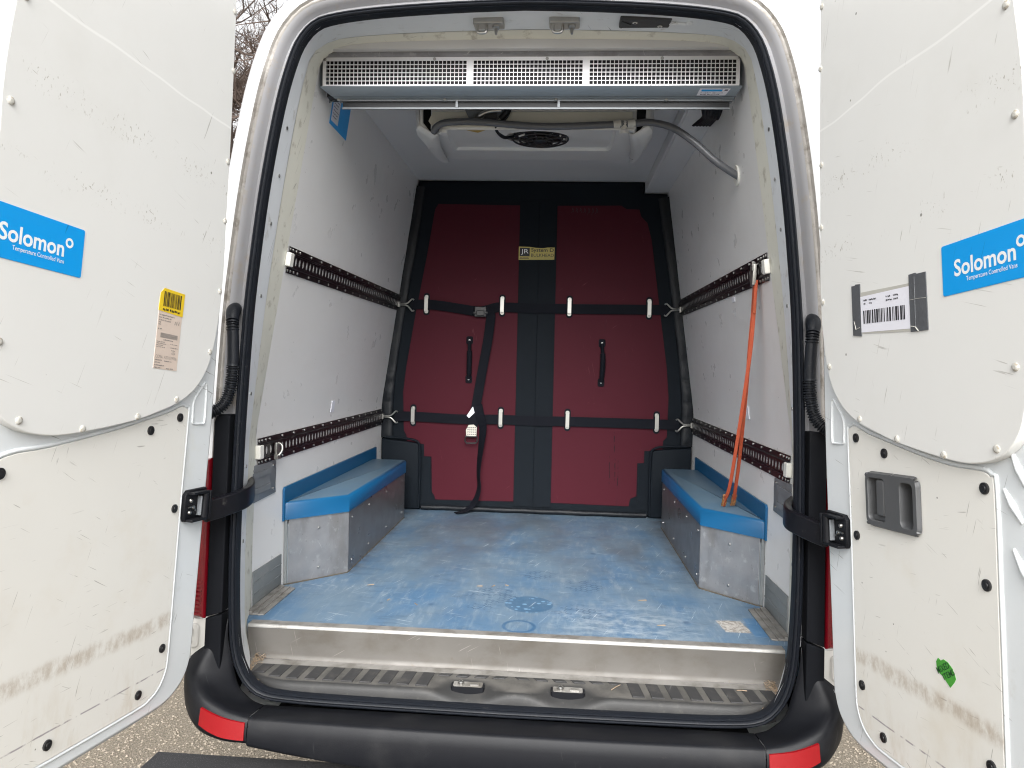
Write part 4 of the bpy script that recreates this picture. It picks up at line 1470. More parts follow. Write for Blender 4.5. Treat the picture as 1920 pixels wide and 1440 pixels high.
# cut-out behind the handle wells: the well bottoms sit inside the door leaf, so open the panels there
for o in [x for x in bpy.data.objects if x.name.startswith(('lower_panel', 'rear_door', 'weather_strip'))]:
    par = o if o.name.startswith('rear_door') else o.parent
    if par is None or 'right' not in par.get('label', ''):
        continue
    cmb = MB()
    cmb.box(.2005, .3670, .2875, .3915, -.036, .10)
    co = bpy.data.objects.new('cut', cmb.mesh('cut', 'door_paint', 0))
    COL.objects.link(co)
    if o is not par:
        co.matrix_basis = Matrix(MR)
    else:
        co.matrix_basis = Matrix(MR)
    bpy.context.view_layer.update()
    md = o.modifiers.new('cut', 'BOOLEAN')
    md.object = co
    md.solver = 'EXACT'
    dg = bpy.context.evaluated_depsgraph_get()
    nm = bpy.data.meshes.new_from_object(o.evaluated_get(dg))
    o.modifiers.clear()
    for q in nm.polygons:
        if q.area > .004:
            q.use_smooth = False
    o.data = nm
    bpy.data.objects.remove(co)

# ------------------------------------------------------------------ air curtain / grille unit across the top
ac = thing('air_outlet_grille', 'long silver ventilation box with square mesh grilles under the roof', 'vent', (0, .2, 2.43))
YF = .200
mb = MB()
# casing: top lip, sides, sloping lower face, bottom
pr = [(.255, 2.5555), (.188, 2.5555), (.186, 2.547), (.200, 2.5435)]
mb.grid([[(x, y, z) for x in (-.664, .660)] for y, z in pr], k=2)
pr = [(.200, 2.4535), (.197, 2.4515), (.2005, 2.4490), (.250, 2.4350), (.262, 2.4335), (.263, 2.430)]
mb.grid([[(-.662 + .034 * max(0, (y - .2) / .06), y, z), (.660 - .012 * max(0, (y - .2) / .06), y, z)] for y, z in pr], k=1)
for sx, xa, xb in ((-1, -.664, -.630), (1, .660, .648)):
    mb.add([(xa, .201, 2.5435), (xa, .201, 2.45), (xb, .262, 2.432), (xa, .292, 2.432), (xa, .292, 2.5555), (xa, .19, 2.5555)], [(0, 1, 2, 3, 4, 5)], 1)
mb.grid([[(x, y, z) for x in (-.664, .660)] for y, z in ((.2002, 2.5435), (.2002, 2.5400))], k=0)
mb.build('casing', ['alu_bright', 'alu_dull', 'alu'], ac, 30, recalc=False)
mb = MB()
mb.box(-.655, .652, .245, .29, 2.436, 2.554, k=0)
mb.build('inner_box', 'fan_black', ac, 0)
mb = MB()
for z0, z1, k in ((2.408, 2.4295, 0),):
    mb.box(-.610, .640, .272, .276, z0, z1, k=0)
mb.box(-.622, .648, .262, .285, 2.4295, 2.4335, k=1)
mb.box(-.610, .640, .262, .268, 2.4035, 2.4085, k=1)
for x in (-.235, .095):
    mb.box(x, x + .008, .262, .272, 2.4075, 2.4295, k=1)
mb.build('outlet_slot', ['fan_black', 'galvanised'], ac, 0)
for x0, x1, nc in ((-.655, -.182, 35), (-.182, .182, 27), (.182, .652, 35)):
    z0, z1, nr = 2.4535, 2.5400, 6
    ml, mr = .010, .010
    hx0, hx1, hz0, hz1 = x0 + ml, x1 - mr, z0 + .0035, z1 - .0065
    cw, ch = (hx1 - hx0) / nc, (hz1 - hz0) / nr
    X = [x0]
    for i in range(nc):
        X += [hx0 + cw * (i + .09), hx0 + cw * (i + .91)]
    X.append(x1)
    Zs = [z0]
    for i in range(nr):
        Zs += [hz0 + ch * (i + .09), hz0 + ch * (i + .91)]
    Zs.append(z1)
    vs = [(x, YF, z) for z in Zs for x in X] + [(x, YF + .002, z) for z in Zs for x in X]
    n = len(X)
    o2 = n * len(Zs)
    fs = []
    for j in range(len(Zs) - 1):
        for i in range(n - 1):
            if i % 2 == 1 and j % 2 == 1:
                a, b, c, d = j * n + i, j * n + i + 1, (j + 1) * n + i + 1, (j + 1) * n + i
                fs += [(a, b, b + o2, a + o2), (b, c, c + o2, b + o2), (c, d, d + o2, c + o2), (d, a, a + o2, d + o2)]
            else:
                fs.append((j * n + i, j * n + i + 1, (j + 1) * n + i + 1, (j + 1) * n + i))
    mb = MB()
    mb.add(vs, fs)
    mb.build('mesh_grille', 'alu_bright', ac, 0, recalc=False)
for x in (-.648, -.295, .06, .415, .650):
    inst('screw', scr2, ac, axes((x, YF - .0005, 2.537), (0, -1, 0)))
for x in (-.62, -.27, .09, .44):
    inst('screw', scr2, ac, axes((x, .259, 2.4325), (0, -.7, -.7)))
mb = MB()
nrm = Vector((0, -.27, -.96))
def lf(a, b, c):
    return (a, .2005 + b * .96 - .27 * c, 2.4490 - b * .27 - c * .96)
mb.slab([(.535, .008), (.628, .008), (.618, .040), (.530, .040)], .0003, .0009, lf, k=0)
mb.flat([(.541, .011), (.605, .011), (.603, .020), (.540, .020)], .0012, lf, 1)
mb.flat([(.612, .011), (.622, .011), (.620, .017), (.610, .017)], .0012, lf, 2)
for y, a, b in ((.026, .54, .61), (.033, .54, .60)):
    t2 = MB()
    dashes(t2, a, b, y, .004, .0012, 2, int(y * 1000))
    mb.add([lf(*p) for p in t2.v], t2.f, 2)
mb.build('rating_label', ['paper_white', 'sign_blue', 'ink_mauve'], ac, 0, recalc=False)

# ------------------------------------------------------------------ ceiling refrigeration unit
ev = thing('refrigeration_unit', 'cream and white refrigeration evaporator with black fan hung from the ceiling', 'cooling unit', (0, .75, 2.556))
def bz(y):
    return 2.402 + (y - .455) * .105
mb = MB()
# main cowl: bottom with bevelled recess, rear face
xs_ = [-.40, -.335, -.325, .315, .325, .415]
out_b = [(-.355, .458), (.365, .458), (.375, .52), (.385, .70), (.392, 1.05), (-.385, 1.05), (-.375, .70), (-.362, .52)]
ring0 = [(a, b, bz(b)) for a, b in out_b]
top0 = [(a, b + (.04 if b > 1 else 0), 2.5558) for a, b in out_b]
rec = [(-.300, .466), (.300, .466), (.306, .835), (-.330, .835)]
# bottom face as ring to a recessed panel
o = len(mb.v)
def ringpts(poly, n, z):
    pts = resample([Vector((a, b, 0)) for a, b in poly], n, True)
    return [(p.x, p.y, z(p.y)) for p in pts]
nn_ = 64
def cast2(poly, c, n):
    out = []
    for i in range(n):
        ang = 2 * math.pi * i / n
        dx, dy = math.cos(ang), math.sin(ang)
        best = None
        for j in range(len(poly)):
            a, b = poly[j], poly[(j + 1) % len(poly)]
            ex, ey = b[0] - a[0], b[1] - a[1]
            den = dx * ey - dy * ex
            if abs(den) < 1e-12:
                continue
            t = ((a[0] - c[0]) * ey - (a[1] - c[1]) * ex) / den
            u = ((a[0] - c[0]) * dy - (a[1] - c[1]) * dx) / den
            if t > 0 and -1e-6 <= u <= 1 + 1e-6 and (best is None or t > best):
                best = t
        out.append((c[0] + dx * best, c[1] + dy * best))
    return out
cc = (.018, .610)
r_out = cast2(out_b, cc, nn_)
r_rec = cast2(rec, cc, nn_)
r_rec2 = [(cc[0] + (a - cc[0]) * .965, cc[1] + (b - cc[1]) * .965) for a, b in r_rec]
r_ring = [(cc[0] + .150 * math.cos(2 * math.pi * i / nn_), cc[1] + .135 * math.sin(2 * math.pi * i / nn_)) for i in range(nn_)]
r_ring2 = [(cc[0] + .118 * math.cos(2 * math.pi * i / nn_), cc[1] + .110 * math.sin(2 * math.pi * i / nn_)) for i in range(nn_)]
rows = [[(a, b + (.03 if b > .9 else 0), 2.5558) for a, b in r_out],
        [(a, b, bz(b) + .010) for a, b in r_out],
        [(cc[0] + (a - cc[0]) * .985, cc[1] + (b - cc[1]) * .985, bz(b)) for a, b in r_out],
        [(a, b, bz(b)) for a, b in r_rec],
        [(a, b, bz(b) + .011) for a, b in r_rec2],
        [(a, b, bz(b) + .011) for a, b in r_ring],
        [(a, b, bz(b) + .004) for a, b in r_ring2],
        [(a, b, bz(b) + .040) for a, b in r_ring2]]
mb.grid(rows, True)
cowl = mb.build('cowl', 'cowl_white', ev, 35, recalc=False)
# rear face plate (cream)
mb = MB()
mb.slab([(-.345, 2.409), (.358, 2.409), (.352, 2.462), (-.345, 2.462), (-.36, 2.43)], .0005, .004, lambda a, b, c: (a, .457 - c, b), .001)
fp_ = mb.build('rear_plate', 'cowl_cream', ev, 20)
mb = MB()
mb.slab(circle(-.070, 2.418, .010, 20), .0042, .006, lambda a, b, c: (a, .457 - c, b))
mb.build('grommet', 'clip_black', fp_, 30)
mb = MB()
bars(mb, .212, .252, 0, 1, 0, 0, [1, .7, 2, 1, 1, .6, 1, 1, 2, .8, 1, 1, 1.6, .6, 1, .9, 1, 1, 2, .8, 1])
mb.v = [(x, .4525, 2.416 + y * .012) for x, y, z in mb.v]
mb.build('barcode', 'ink_mauve', fp_, 0, recalc=False)
# side wings
for s in (-1, 1):
    mb = MB()
    f = lambda a, b, c: (.008 + s * a, b, c)
    a0 = [(.352, .50, 2.398), (.372, .52, 2.392), (.398, .60, 2.398), (.415, .80, 2.420), (.414, 1.0, 2.446), (.400, 1.045, 2.452)]
    inn = [(.338, .50, 2.404), (.345, .55, 2.400), (.358, .65, 2.406), (.374, .83, 2.428), (.385, .99, 2.448), (.388, 1.04, 2.454)]
    out = [(.402, .478, 2.425), (.416, .50, 2.415), (.430, .60, 2.425), (.436, .80, 2.452), (.428, 1.0, 2.48), (.408, 1.055, 2.49)]
    tp = [(.408, .470, 2.5555), (.424, .50, 2.5555), (.440, .60, 2.5555), (.446, .80, 2.5555), (.436, 1.0, 2.5555), (.410, 1.06, 2.5555)]
    rows = [spline([f(*p) for p in r], 4) for r in (inn, a0, out, tp)]
    mb.grid(rows)
    # near end plate around the dark opening
    mb.add([f(.352, .50, 2.3985), f(.372, .515, 2.392), f(.402, .478, 2.425), f(.408, .470, 2.5555), f(.395, .474, 2.5555), f(.392, .480, 2.432), f(.370, .505, 2.408), f(.352, .503, 2.412)],
           [(0, 1, 6, 7), (1, 2, 5, 6), (2, 3, 4, 5)])
    w_ = mb.build('side_cover', 'cowl_white', ev, 50, recalc=False)
    sm = w_.modifiers.new('sol', 'SOLIDIFY')
    sm.thickness = .004
    mb = MB()
    mb.box(.357, .40, .52, .56, 2.405, 2.555, f)
    mb.build('side_void', 'fan_black', ev, 0)
    for yy, aa in ((.60, .358), (.93, .384)):
        for da in (.0, .010):
            inst('screw', riv_me, w_, axes(f(aa + da, yy + da * 1.5, bz(yy) - .009), (0, -.15, -1)))
    # drain spout holes beside the wings
    mb = MB()
    mb.slab(circle(.318 * s + .008, .470, .016, 16), 2.390, 2.4035)
    mb.build('drain_spout', 'cowl_white', ev, 40)
# fan: dark drum with guard bars
fan_c = Vector((.030, .610, bz(.610) + .004))
mb = MB()
mb.slab(circle(0, 0, .100, 32), 0, .03, None, k=0)
mb.v = [(fan_c.x + x, fan_c.y + y * .95, fan_c.z + .008 + z) for x, y, z in mb.v]
for i in range(9):
    a = 2 * math.pi * i / 9
    mb.tube([fan_c + Vector((.02 * math.cos(a), .02 * math.sin(a), -.012)), fan_c + Vector((.105 * math.cos(a + .35), .100 * math.sin(a + .35), -.004))], .004, 6, k=0)
for r_, h in ((.104, -.005), (.078, -.009), (.05, -.012), (.024, -.014)):
    mb.tube([fan_c + Vector((r_ * math.cos(2 * math.pi * i / 28), r_ * .95 * math.sin(2 * math.pi * i / 28), h)) for i in range(28)], .0032, 6, True, k=0)
mb.dome(fan_c + Vector((0, 0, -.010)), (0, 0, -1), .026, .012, 16, k=0)
for i in range(4):
    a = R(-60 + 28 * i)
    mb.dome(fan_c + Vector((.088 * math.cos(a), .084 * math.sin(a), -.006)), (0, -.5, -1), .004, .003, 6, k=1)
mb.tube([fan_c + Vector((-.075, -.05, -.010)), fan_c + Vector((-.055, -.075, -.012))], .0035, 6, k=1)
mb.build('fan', ['fan_black', 'cowl_white'], ev, 40)
mb = MB()
mb.tube(spline([(-.068, .565, 2.412), (-.09, .53, 2.398), (-.105, .50, 2.396), (-.118, .48, 2.402), (-.12, .452, 2.415), (-.09, .440, 2.43), (-.072, .44, 2.46), (-.062, .44, 2.50)], 6), .0045, 8)
mb.tube(spline([(-.068, .560, 2.408), (-.095, .52, 2.392), (-.112, .49, 2.394), (-.125, .47, 2.41), (-.126, .448, 2.425)], 6), .004, 8)
mb.tube(spline([(-.105, .43, 2.43), (-.085, .425, 2.45), (-.075, .42, 2.475), (-.068, .42, 2.51)], 6), .009, 8)
mb.build('fan_cable', 'rubber', ev, 50)
mb = MB()
mb.slab([(-.232, 2.47), (-.21, 2.425), (-.12, 2.425), (-.085, 2.47)], .006, .012, lambda a, b, c: (a, .455 - c, b), k=0)
mb.tube(spline([(-.185, .440, 2.436), (-.170, .430, 2.444), (-.150, .425, 2.452), (-.125, .42, 2.455), (-.10, .42, 2.456)], 5), .008, 10, k=1)
mb.tube([(-.186, .452, 2.434), (-.186, .428, 2.434)], .011, 8, k=1)
mb.box(-.160, -.118, .432, .442, 2.425, 2.452, k=2)
mb.build('pipe_union', ['galvanised', 'steel', 'dark_grey_plastic'], ev, 40)
mb = MB()
mb.flat([(-.235, .520), (-.165, .520), (-.197, .560)], 0)
mb.v = [(a, b, bz(b) + .0105) for a, b, c in mb.v]
mb.build('warning_triangle', 'warning_yellow', ev, 0, recalc=False)
# dark pipework bundle above the duct
mb = MB()
f = lambda a, b, c: (a, b, c)
for i in range(7):
    x = .585 + .012 * i
    mb.tube(spline([(x, .42 + .01 * i, 2.50), (x + .02, .50 + .012 * i, 2.485), (x + .04 - .004 * i, .60, 2.494), (x + .02, .70, 2.505)], 4), .011, 8)
mb.build('pipe_bundle', 'rubber', ev, 50)

# ------------------------------------------------------------------ drain hose
hz = thing('drain_hose', 'grey drain hose sagging from the cooling unit to the right wall', 'hose', (0, .43, 2.40))
hp = [(-.333, .462, 2.404), (-.338, .445, 2.392), (-.327, .432, 2.402), (-.300, .428, 2.414), (-.25, .426, 2.418), (-.174, .428, 2.418), (-.08, .430, 2.411), (.011, .43, 2.405), (.10, .43, 2.404), (.195, .43, 2.407), (.30, .43, 2.412), (.358, .43, 2.415), (.412, .43, 2.418), (.483, .423, 2.399), (.553, .41, 2.349), (.619, .395, 2.285), (.665, .395, 2.252), (.712, .40, 2.225)]
hpp = spline(hp, 8)
mb = MB()
mb.tube(hpp, [.0118 + .0003 * math.sin(i * 2.1) for i in range(len(hpp))], 16)
mb.build('hose', 'hose_grey', hz, 60)
mb = MB()
mb.tube([(.286 + .0023 * i, .43, 2.4115 + .0003 * i) for i in range(12)], [.0135 + .0010 * (i % 2) for i in range(12)], 14)
mb.tube([(.334 + .0023 * i, .43, 2.4138 + .0003 * i) for i in range(12)], [.0135 + .0010 * (i % 2) for i in range(12)], 14)
mb.tube([(.308, .43, 2.4125), (.339, .43, 2.4142)], .0118, 14)
mb.tube([(.323, .43, 2.411), (.323, .432, 2.396)], .0105, 14)
mb.build('connector', 'hose_clear', hz, 45)
mb = MB()
fw = lambda a, b, c: (wx(2.235 + b) - c * .99, .412 + a, 2.235 + b - c * .14)
mb.slab(circle(0, 0, .034, 28), .0005, .006, fw, .002)
mb.build('wall_grommet', 'plug_white', hz, 40)

# blue sticker on the left wall near the ceiling
mb = MB()
fl_ = lambda a, b, c: (-(wx(b) - .0006 - c), a, b)
mb.slab([(.352, 2.388), (.352, 2.500), (.540, 2.505), (.540, 2.387)], .0, .0008, fl_, k=0)
mb.slab([(.362, 2.402), (.362, 2.486), (.432, 2.488), (.432, 2.403)], .0008, .0014, fl_, k=1)
t2 = MB()
for i in range(6):
    dashes(t2, .370, .425 - .008 * (i % 3), 2.472 - .011 * i, .0045, .0018, 2, 200 + i)
mb.add([fl_(*p) for p in t2.v], t2.f, 2)
mb.build('wall_sticker', ['sign_blue', 'paper_white', 'ink_mauve'], van, 0, recalc=False, label='blue sticker with white paper label high on the left wall')
# little clear hooks stuck on the walls
for s, yy, zz in ((-1, .86, 1.36), (1, .60, 1.40), (1, .62, 1.83)):
    mb = MB()
    fh = lambda a, b, c: (s * (wx(b) - .0006 - c), a, b)
    mb.slab(rrect(yy, yy + .04, zz, zz + .05 if zz < 1.8 else zz + .02, .004, 2), 0, .002, fh, .0008)
    mb.build('clear_tab', 'paper_white', van, 20)

# ------------------------------------------------------------------ bulkhead
YB = 1.742
bh = thing('bulkhead', 'dark red and black insulated bulkhead closing off the load space', 'bulkhead', (0, 1.77, .786))
def bf(a, b, c):
    return (a, YB - c, b)
mb = MB()
op = [(-.60, .787), (.60, .787), (.825, .80), (.826, 1.36), (.79, 1.62), (.745, 1.93), (.703, 2.23), (.664, 2.493), (.545, 2.496), (.545, 2.554), (-.655, 2.554), (-.703, 2.23), (-.745, 1.93), (-.79, 1.62), (-.826, 1.36), (-.825, .80)]
mb.slab(op, -.09, 0, bf, .012)
mb.build('backing_pad', 'vinyl_flat', bh, 40)
RL = [(-.545, 2.428), (-.103, 2.424), (-.103, 1.9), (-.098, .845), (-.529, .84), (-.534, .862), (-.548, .88), (-.555, 1.072), (-.594, 1.073), (-.596, 1.138), (-.688, 1.142), (-.692, 1.18), (-.708, 1.21), (-.716, 1.415), (-.702, 1.55), (-.655, 1.85), (-.602, 2.15), (-.563, 2.40)]
RR = [(.088, 2.424), (.425, 2.428), (.452, 2.410), (.520, 2.408), (.530, 2.372), (.563, 2.340), (.588, 2.249), (.64, 1.89), (.686, 1.58), (.700, 1.425), (.697, 1.214), (.679, 1.195), (.676, 1.143), (.582, 1.140), (.582, 1.076), (.547, 1.073), (.547, .897), (.515, .882), (.508, .842), (.093, .845), (.089, 1.5)]
for pts in (RL, RR):
    mb = MB()
    mb.slab(pts, .0003, .003, bf, .0008)
    mb.build('red_panel', 'bulkhead_red', bh, 0)
mb = MB()
mb.slab([(-.106, .82), (-.0025, .82), (-.0035, 2.45), (-.108, 2.45)], .003, .0058, bf, .001)
mb.slab([(.0, .82), (.095, .82), (.090, 2.45), (-.001, 2.45)], .003, .0062, bf, .001)
mb.build('centre_strip', 'vinyl_flat', bh, 0)
# puffy padded edges
for s in (-1, 1):
    mb = MB()
    path = [(.648, 2.52 if s < 0 else 2.47), (.686, 2.23), (.728, 1.96), (.772, 1.66), (.792, 1.48), (.800, 1.34), (.798, 1.17)]
    pp = spline([Vector((a, b, 0)) for a, b in path], 10)
    rows = []
    for i, p in enumerate(pp):
        tg = (pp[min(i + 1, len(pp) - 1)] - pp[max(i - 1, 0)]).normalized()
        nr = Vector((-tg.y, tg.x, 0))
        wob_ = 1 + .12 * math.sin(i * .9 + s) + .08 * math.sin(i * 2.3)
        r = []
        for q in range(11):
            t = math.pi * q / 10
            wl = .036
            c = p + nr * math.cos(t) * wl * (1.25 if math.cos(t) * nr.x > 0 else .8)
            r.append((s * (c.x - .004), YB - (.002 + .012 * wob_ * math.sin(t) * (1.3 if i > 38 else 1)), c.y))
        rows.append(r)
    mb.grid(rows)
    mb.build('padded_edge', 'vinyl_black', bh, 70, recalc=False)
    # bulky pad around the wheel box
    mb = MB()
    mb.slab([(s * .612, .79), (s * .822, .79), (s * .824, 1.165), (s * .62, 1.145)], .0, .030, bf, .008)
    lp = mb.build('corner_pad', 'vinyl_flat', bh, 60)
    mb = MB()
    mb.tube(spline([(s * .80, 1.712, 1.172), (s * .68, 1.710, 1.168), (s * .622, 1.709, 1.150), (s * .612, 1.710, 1.10), (s * .611, 1.711, .95), (s * .614, 1.711, .80)], 6), .006, 8)
    mb.build('piping', 'vinyl_flat', lp, 50)
    # tape steps near the bottom corners
    mb = MB()
    mb.slab([(s * .60, 1.06), (s * .69, 1.06), (s * .69, 1.136), (s * .60, 1.136)], .0032, .0042, bf)
    mb.slab([(s * .556, .86), (s * .66, .86), (s * .66, 1.07), (s * .556, 1.07)], .0032, .0048, bf)
    mb.build('corner_tape', 'vinyl_flat', bh, 0)
mb = MB()
mb.tube([(x, YB - .018 - .004 * math.sin(x * 30), .800) for x in [-.60 + 1.2 * i / 40 for i in range(41)]], .014, 8)
mb.build('bottom_roll', 'vinyl_black', bh, 60)
# metal strap keepers on black pads
for zc, xs2 in ((1.892, (-.598, -.190, .167, .585)), (1.292, (-.658, -.184, .172, .641))):
    for x in xs2:
        mb = MB()
        mb.slab(rrect(x - .017, x + .017, zc - .060, zc + .060, .016, 5), .003, .006, bf, .001, k=0)
        mb.slab(rrect(x - .0105, x + .0105, zc - .049, zc - .026, .009, 4), .006, .009, bf, .001, k=1)
        mb.slab(rrect(x - .0105, x + .0105, zc + .026, zc + .049, .009, 4), .006, .009, bf, .001, k=1)
        mb.box(x - .0095, x + .0095, zc - .036, zc + .036, .018, .021, bf, k=1)
        mb.box(x - .0095, x + .0095, zc + .0335, zc + .0365, .008, .020, bf, k=1)
        mb.box(x - .0095, x + .0095, zc - .0365, zc - .0335, .008, .020, bf, k=1)
        for dz in (-.040, .040):
            mb.dome(bf(x, zc + dz, .009), (0, -1, 0), .0045, .003, 8, k=1)
        mb.build('strap_keeper', ['vinyl_flat', 'zinc'], bh, 30)
# grab handles
for x in (-.361, .344):
    mb = MB()
    for zz in (1.703, 1.495):
        mb.slab(rrect(x - .018, x + .018, zz - .022, zz + .022, .010, 3), .003, .008, bf, .002, k=0)
        mb.dome(bf(x, zz, .008), (0, -1, 0), .0055, .004, 10, k=1)
    pth = spline([bf(x, 1.700, .010), bf(x + .002, 1.67, .020), bf(x + .004, 1.64, .032), bf(x + .005, 1.60, .036), bf(x + .004, 1.56, .032), bf(x + .003, 1.525, .020), bf(x, 1.498, .010)], 8)
    mb.tube(pth, [.010 + (.0035 + .0012 * (i % 3 == 0) if .3 < i / len(pth) < .85 else 0) for i in range(len(pth))], 10, k=0)
    mb.build('grab_handle', ['webbing', 'ink_white'], bh, 45)
# maker's sticker
mb = MB()
fs_ = lambda a, b, c: bf(a, b, c)
mb.slab([(-.109, 2.136), (.080, 2.139), (.081, 2.203), (.045, 2.203), (.02, 2.199), (-.02, 2.2005), (-.05, 2.205), (-.109, 2.206)], .0064, .0072, fs_, k=0)
mb.flat([(-.104, 2.155), (-.051, 2.155), (-.051, 2.200), (-.104, 2.200)], .0076, fs_, 1)
put_text(mb, 'JR', -.097, -.057, 2.163, 2.193, .0080, 2, .0, fs_)
put_text(mb, 'System D', -.043, .076, 2.174, 2.199, .0078, 1, .015, fs_)
put_text(mb, 'BULKHEAD', -.043, .077, 2.153, 2.170, .0078, 1, .004, fs_)
t2 = MB()
dashes(t2, -.102, -.054, 2.147, .004, .0078, 1, 5)
mb.add([fs_(*p) for p in t2.v], t2.f, 1)
mb.flat([(-.104, 2.1415), (-.054, 2.1415), (-.054, 2.1440), (-.104, 2.1440)], .0078, fs_, 1)
mb.flat([(-.043, 2.1465), (.074, 2.1475), (.074, 2.1485), (-.043, 2.1475)], .0078, fs_, 1)
mb.build('maker_sticker', ['label_yellow', 'ink_black', 'ink_white'], bh, 0, recalc=False, label='small yellow sticker with black lettering')
# faint chalked numbers at the top of the right red panel
mb = MB()
t2 = MB()
for i in range(7):
    x = .165 + .021 * i
    t2.tube([(x, 2.388 + .01 * math.sin(i), 0), (x + .012, 2.405, 0), (x + .004, 2.412, 0), (x + .010, 2.390, 0)], .0012, 4)
mb.add([bf(a, b, .0034 + c) for a, b, c in t2.v], t2.f)
mb.build('marker_scrawl', 'ink_black', bh, 0)

# ------------------------------------------------------------------ straps across the bulkhead
def hook(mb, x, z, s, k):
    y = YB - .022
    xw = wx(z) - .012
    mb.tube(spline([(s * xw, y - .006, z + .003), (s * (xw - .03), y - .012, z + .004), (s * (xw - .047), y - .012, z + .008), (s * (xw - .066), y - .010, z + .026), (s * (xw - .072), y - .006, z + .030), (s * (xw - .078), y, z + .026)], 5), .0042, 8, k=k)
    mb.tube(spline([(s * xw, y - .006, z - .003), (s * (xw - .03), y - .012, z - .004), (s * (xw - .047), y - .012, z - .008), (s * (xw - .066), y - .010, z - .028), (s * (xw - .072), y - .006, z - .034), (s * (xw - .080), y, z - .030)], 5), .0042, 8, k=k)
    mb.box(xw - .004, xw + .004, y - .014, y + .004, z - .014, z + .014, lambda a, b, c: (s * a, b, c), k=k)


for zc, lab in ((1.886, 'black upper load strap across the bulkhead with a long hanging tail'), (1.284, 'black lower load strap across the bulkhead with steel end hooks')):
    sx = wx(zc) - .075
    st_ = thing('load_strap', lab, 'strap', (0, YB - .015, zc), 'load straps across the bulkhead')
    mb = MB()
    if zc > 1.5:
        pts = [(-sx, 1.886), (-.60, 1.890), (-.50, 1.882), (-.40, 1.868), (-.32, 1.858), (-.27, 1.866), (-.23, 1.878), (-.19, 1.882), (0, 1.880), (.17, 1.880), (.585, 1.884), (sx, 1.884)]
    else:
        pts = [(-sx, 1.284), (-.66, 1.287), (-.4, 1.280), (-.18, 1.284), (0, 1.282), (.17, 1.284), (.64, 1.284), (sx, 1.282)]
    mb.ribbon(spline([bf(a, b, .0145) for a, b in pts], 6), (0, 0, 1), .052, .0028)
    mb.build('webbing', 'webbing', st_, 0)
    for s in (-1, 1):
        mb = MB()
        hook(mb, 0, zc, s, 0)
        mb.build('end_hook', 'zinc', st_, 40)
    if zc > 1.5:
        mb = MB()
        mb.box(-.335, -.272, .014, .036, 1.828, 1.882, lambda a, b, c: bf(a, c, b))
        mb.tube([bf(-.34, 1.846, .03), bf(-.265, 1.850, .03)], .009, 10)
        mb.box(-.325, -.282, .030, .042, 1.834, 1.862, lambda a, b, c: bf(a, c, b))
        mb.build('cam_buckle', 'clip_black', st_, 30, bevel=.003)
        # hanging tail to the lower strap, then loose end down to the floor
        mb = MB()
        tl = [bf(-.262, 1.872, .030), bf(-.248, 1.835, .034), bf(-.250, 1.80, .032), bf(-.262, 1.70, .026), bf(-.288, 1.54, .022), bf(-.312, 1.38, .022), bf(-.325, 1.30, .022), bf(-.330, 1.24, .024)]
        mb.ribbon(spline(tl, 6), (1, 0, .05), .050, .0028)
        mb.build('hanging_tail', 'webbing', st_, 0)
        mb = MB()
        t3 = [bf(-.308, 1.36, .026), bf(-.292, 1.30, .034), bf(-.275, 1.24, .040), bf(-.282, 1.15, .034), bf(-.292, 1.05, .030), bf(-.294, .98, .030), bf(-.288, .92, .034), bf(-.302, .86, .040), bf(-.330, .815, .052), bf(-.365, .796, .075), bf(-.405, .791, .095)]
        wd = []
        sp = spline(t3, 6)
        for i in range(len(sp)):
            t = i / len(sp)
            a = 1.15 * math.sin(min(1, t / .55) * math.pi * .5) if t < .55 else 1.15 - 1.5 * (t - .55)
            wd.append((math.cos(a), -math.sin(a), .1))
        mb.ribbon(sp, wd, .050, .003)
        mb.build('loose_end', 'webbing', st_, 0)
        mb = MB()
        mb.slab([(-.365, 1.30), (-.335, 1.348), (-.300, 1.352), (-.325, 1.315), (-.352, 1.288)], .026, .0275, bf)
        mb.build('care_tag', 'paper_white', st_, 0)
        mb = MB()
        mb.slab([(-.364, 1.195), (-.310, 1.190), (-.308, 1.240), (-.325, 1.255), (-.352, 1.252), (-.366, 1.225)], .032, .036, bf, k=0)
        for i in range(5):
            for j in range(4):
                mb.flat([(-.358 + .010 * i, 1.199 + .012 * j), (-.351 + .010 * i, 1.201 + .012 * j), (-.352 + .010 * i, 1.206 + .012 * j), (-.359 + .010 * i, 1.204 + .012 * j)], .0364, bf, 1)
        mb.build('speckled_pad', ['cowl_cream', 'ink_grey'], st_, 0, recalc=False)
        mb = MB()
        mb.tube([bf(*p) for p in ((-.368, 1.190, .034), (-.306, 1.190, .034), (-.303, 1.168, .036), (-.312, 1.156, .038), (-.360, 1.154, .038), (-.370, 1.166, .036))], .0045, 8, True)
        mb.build('ring', 'clip_black', st_, 50)

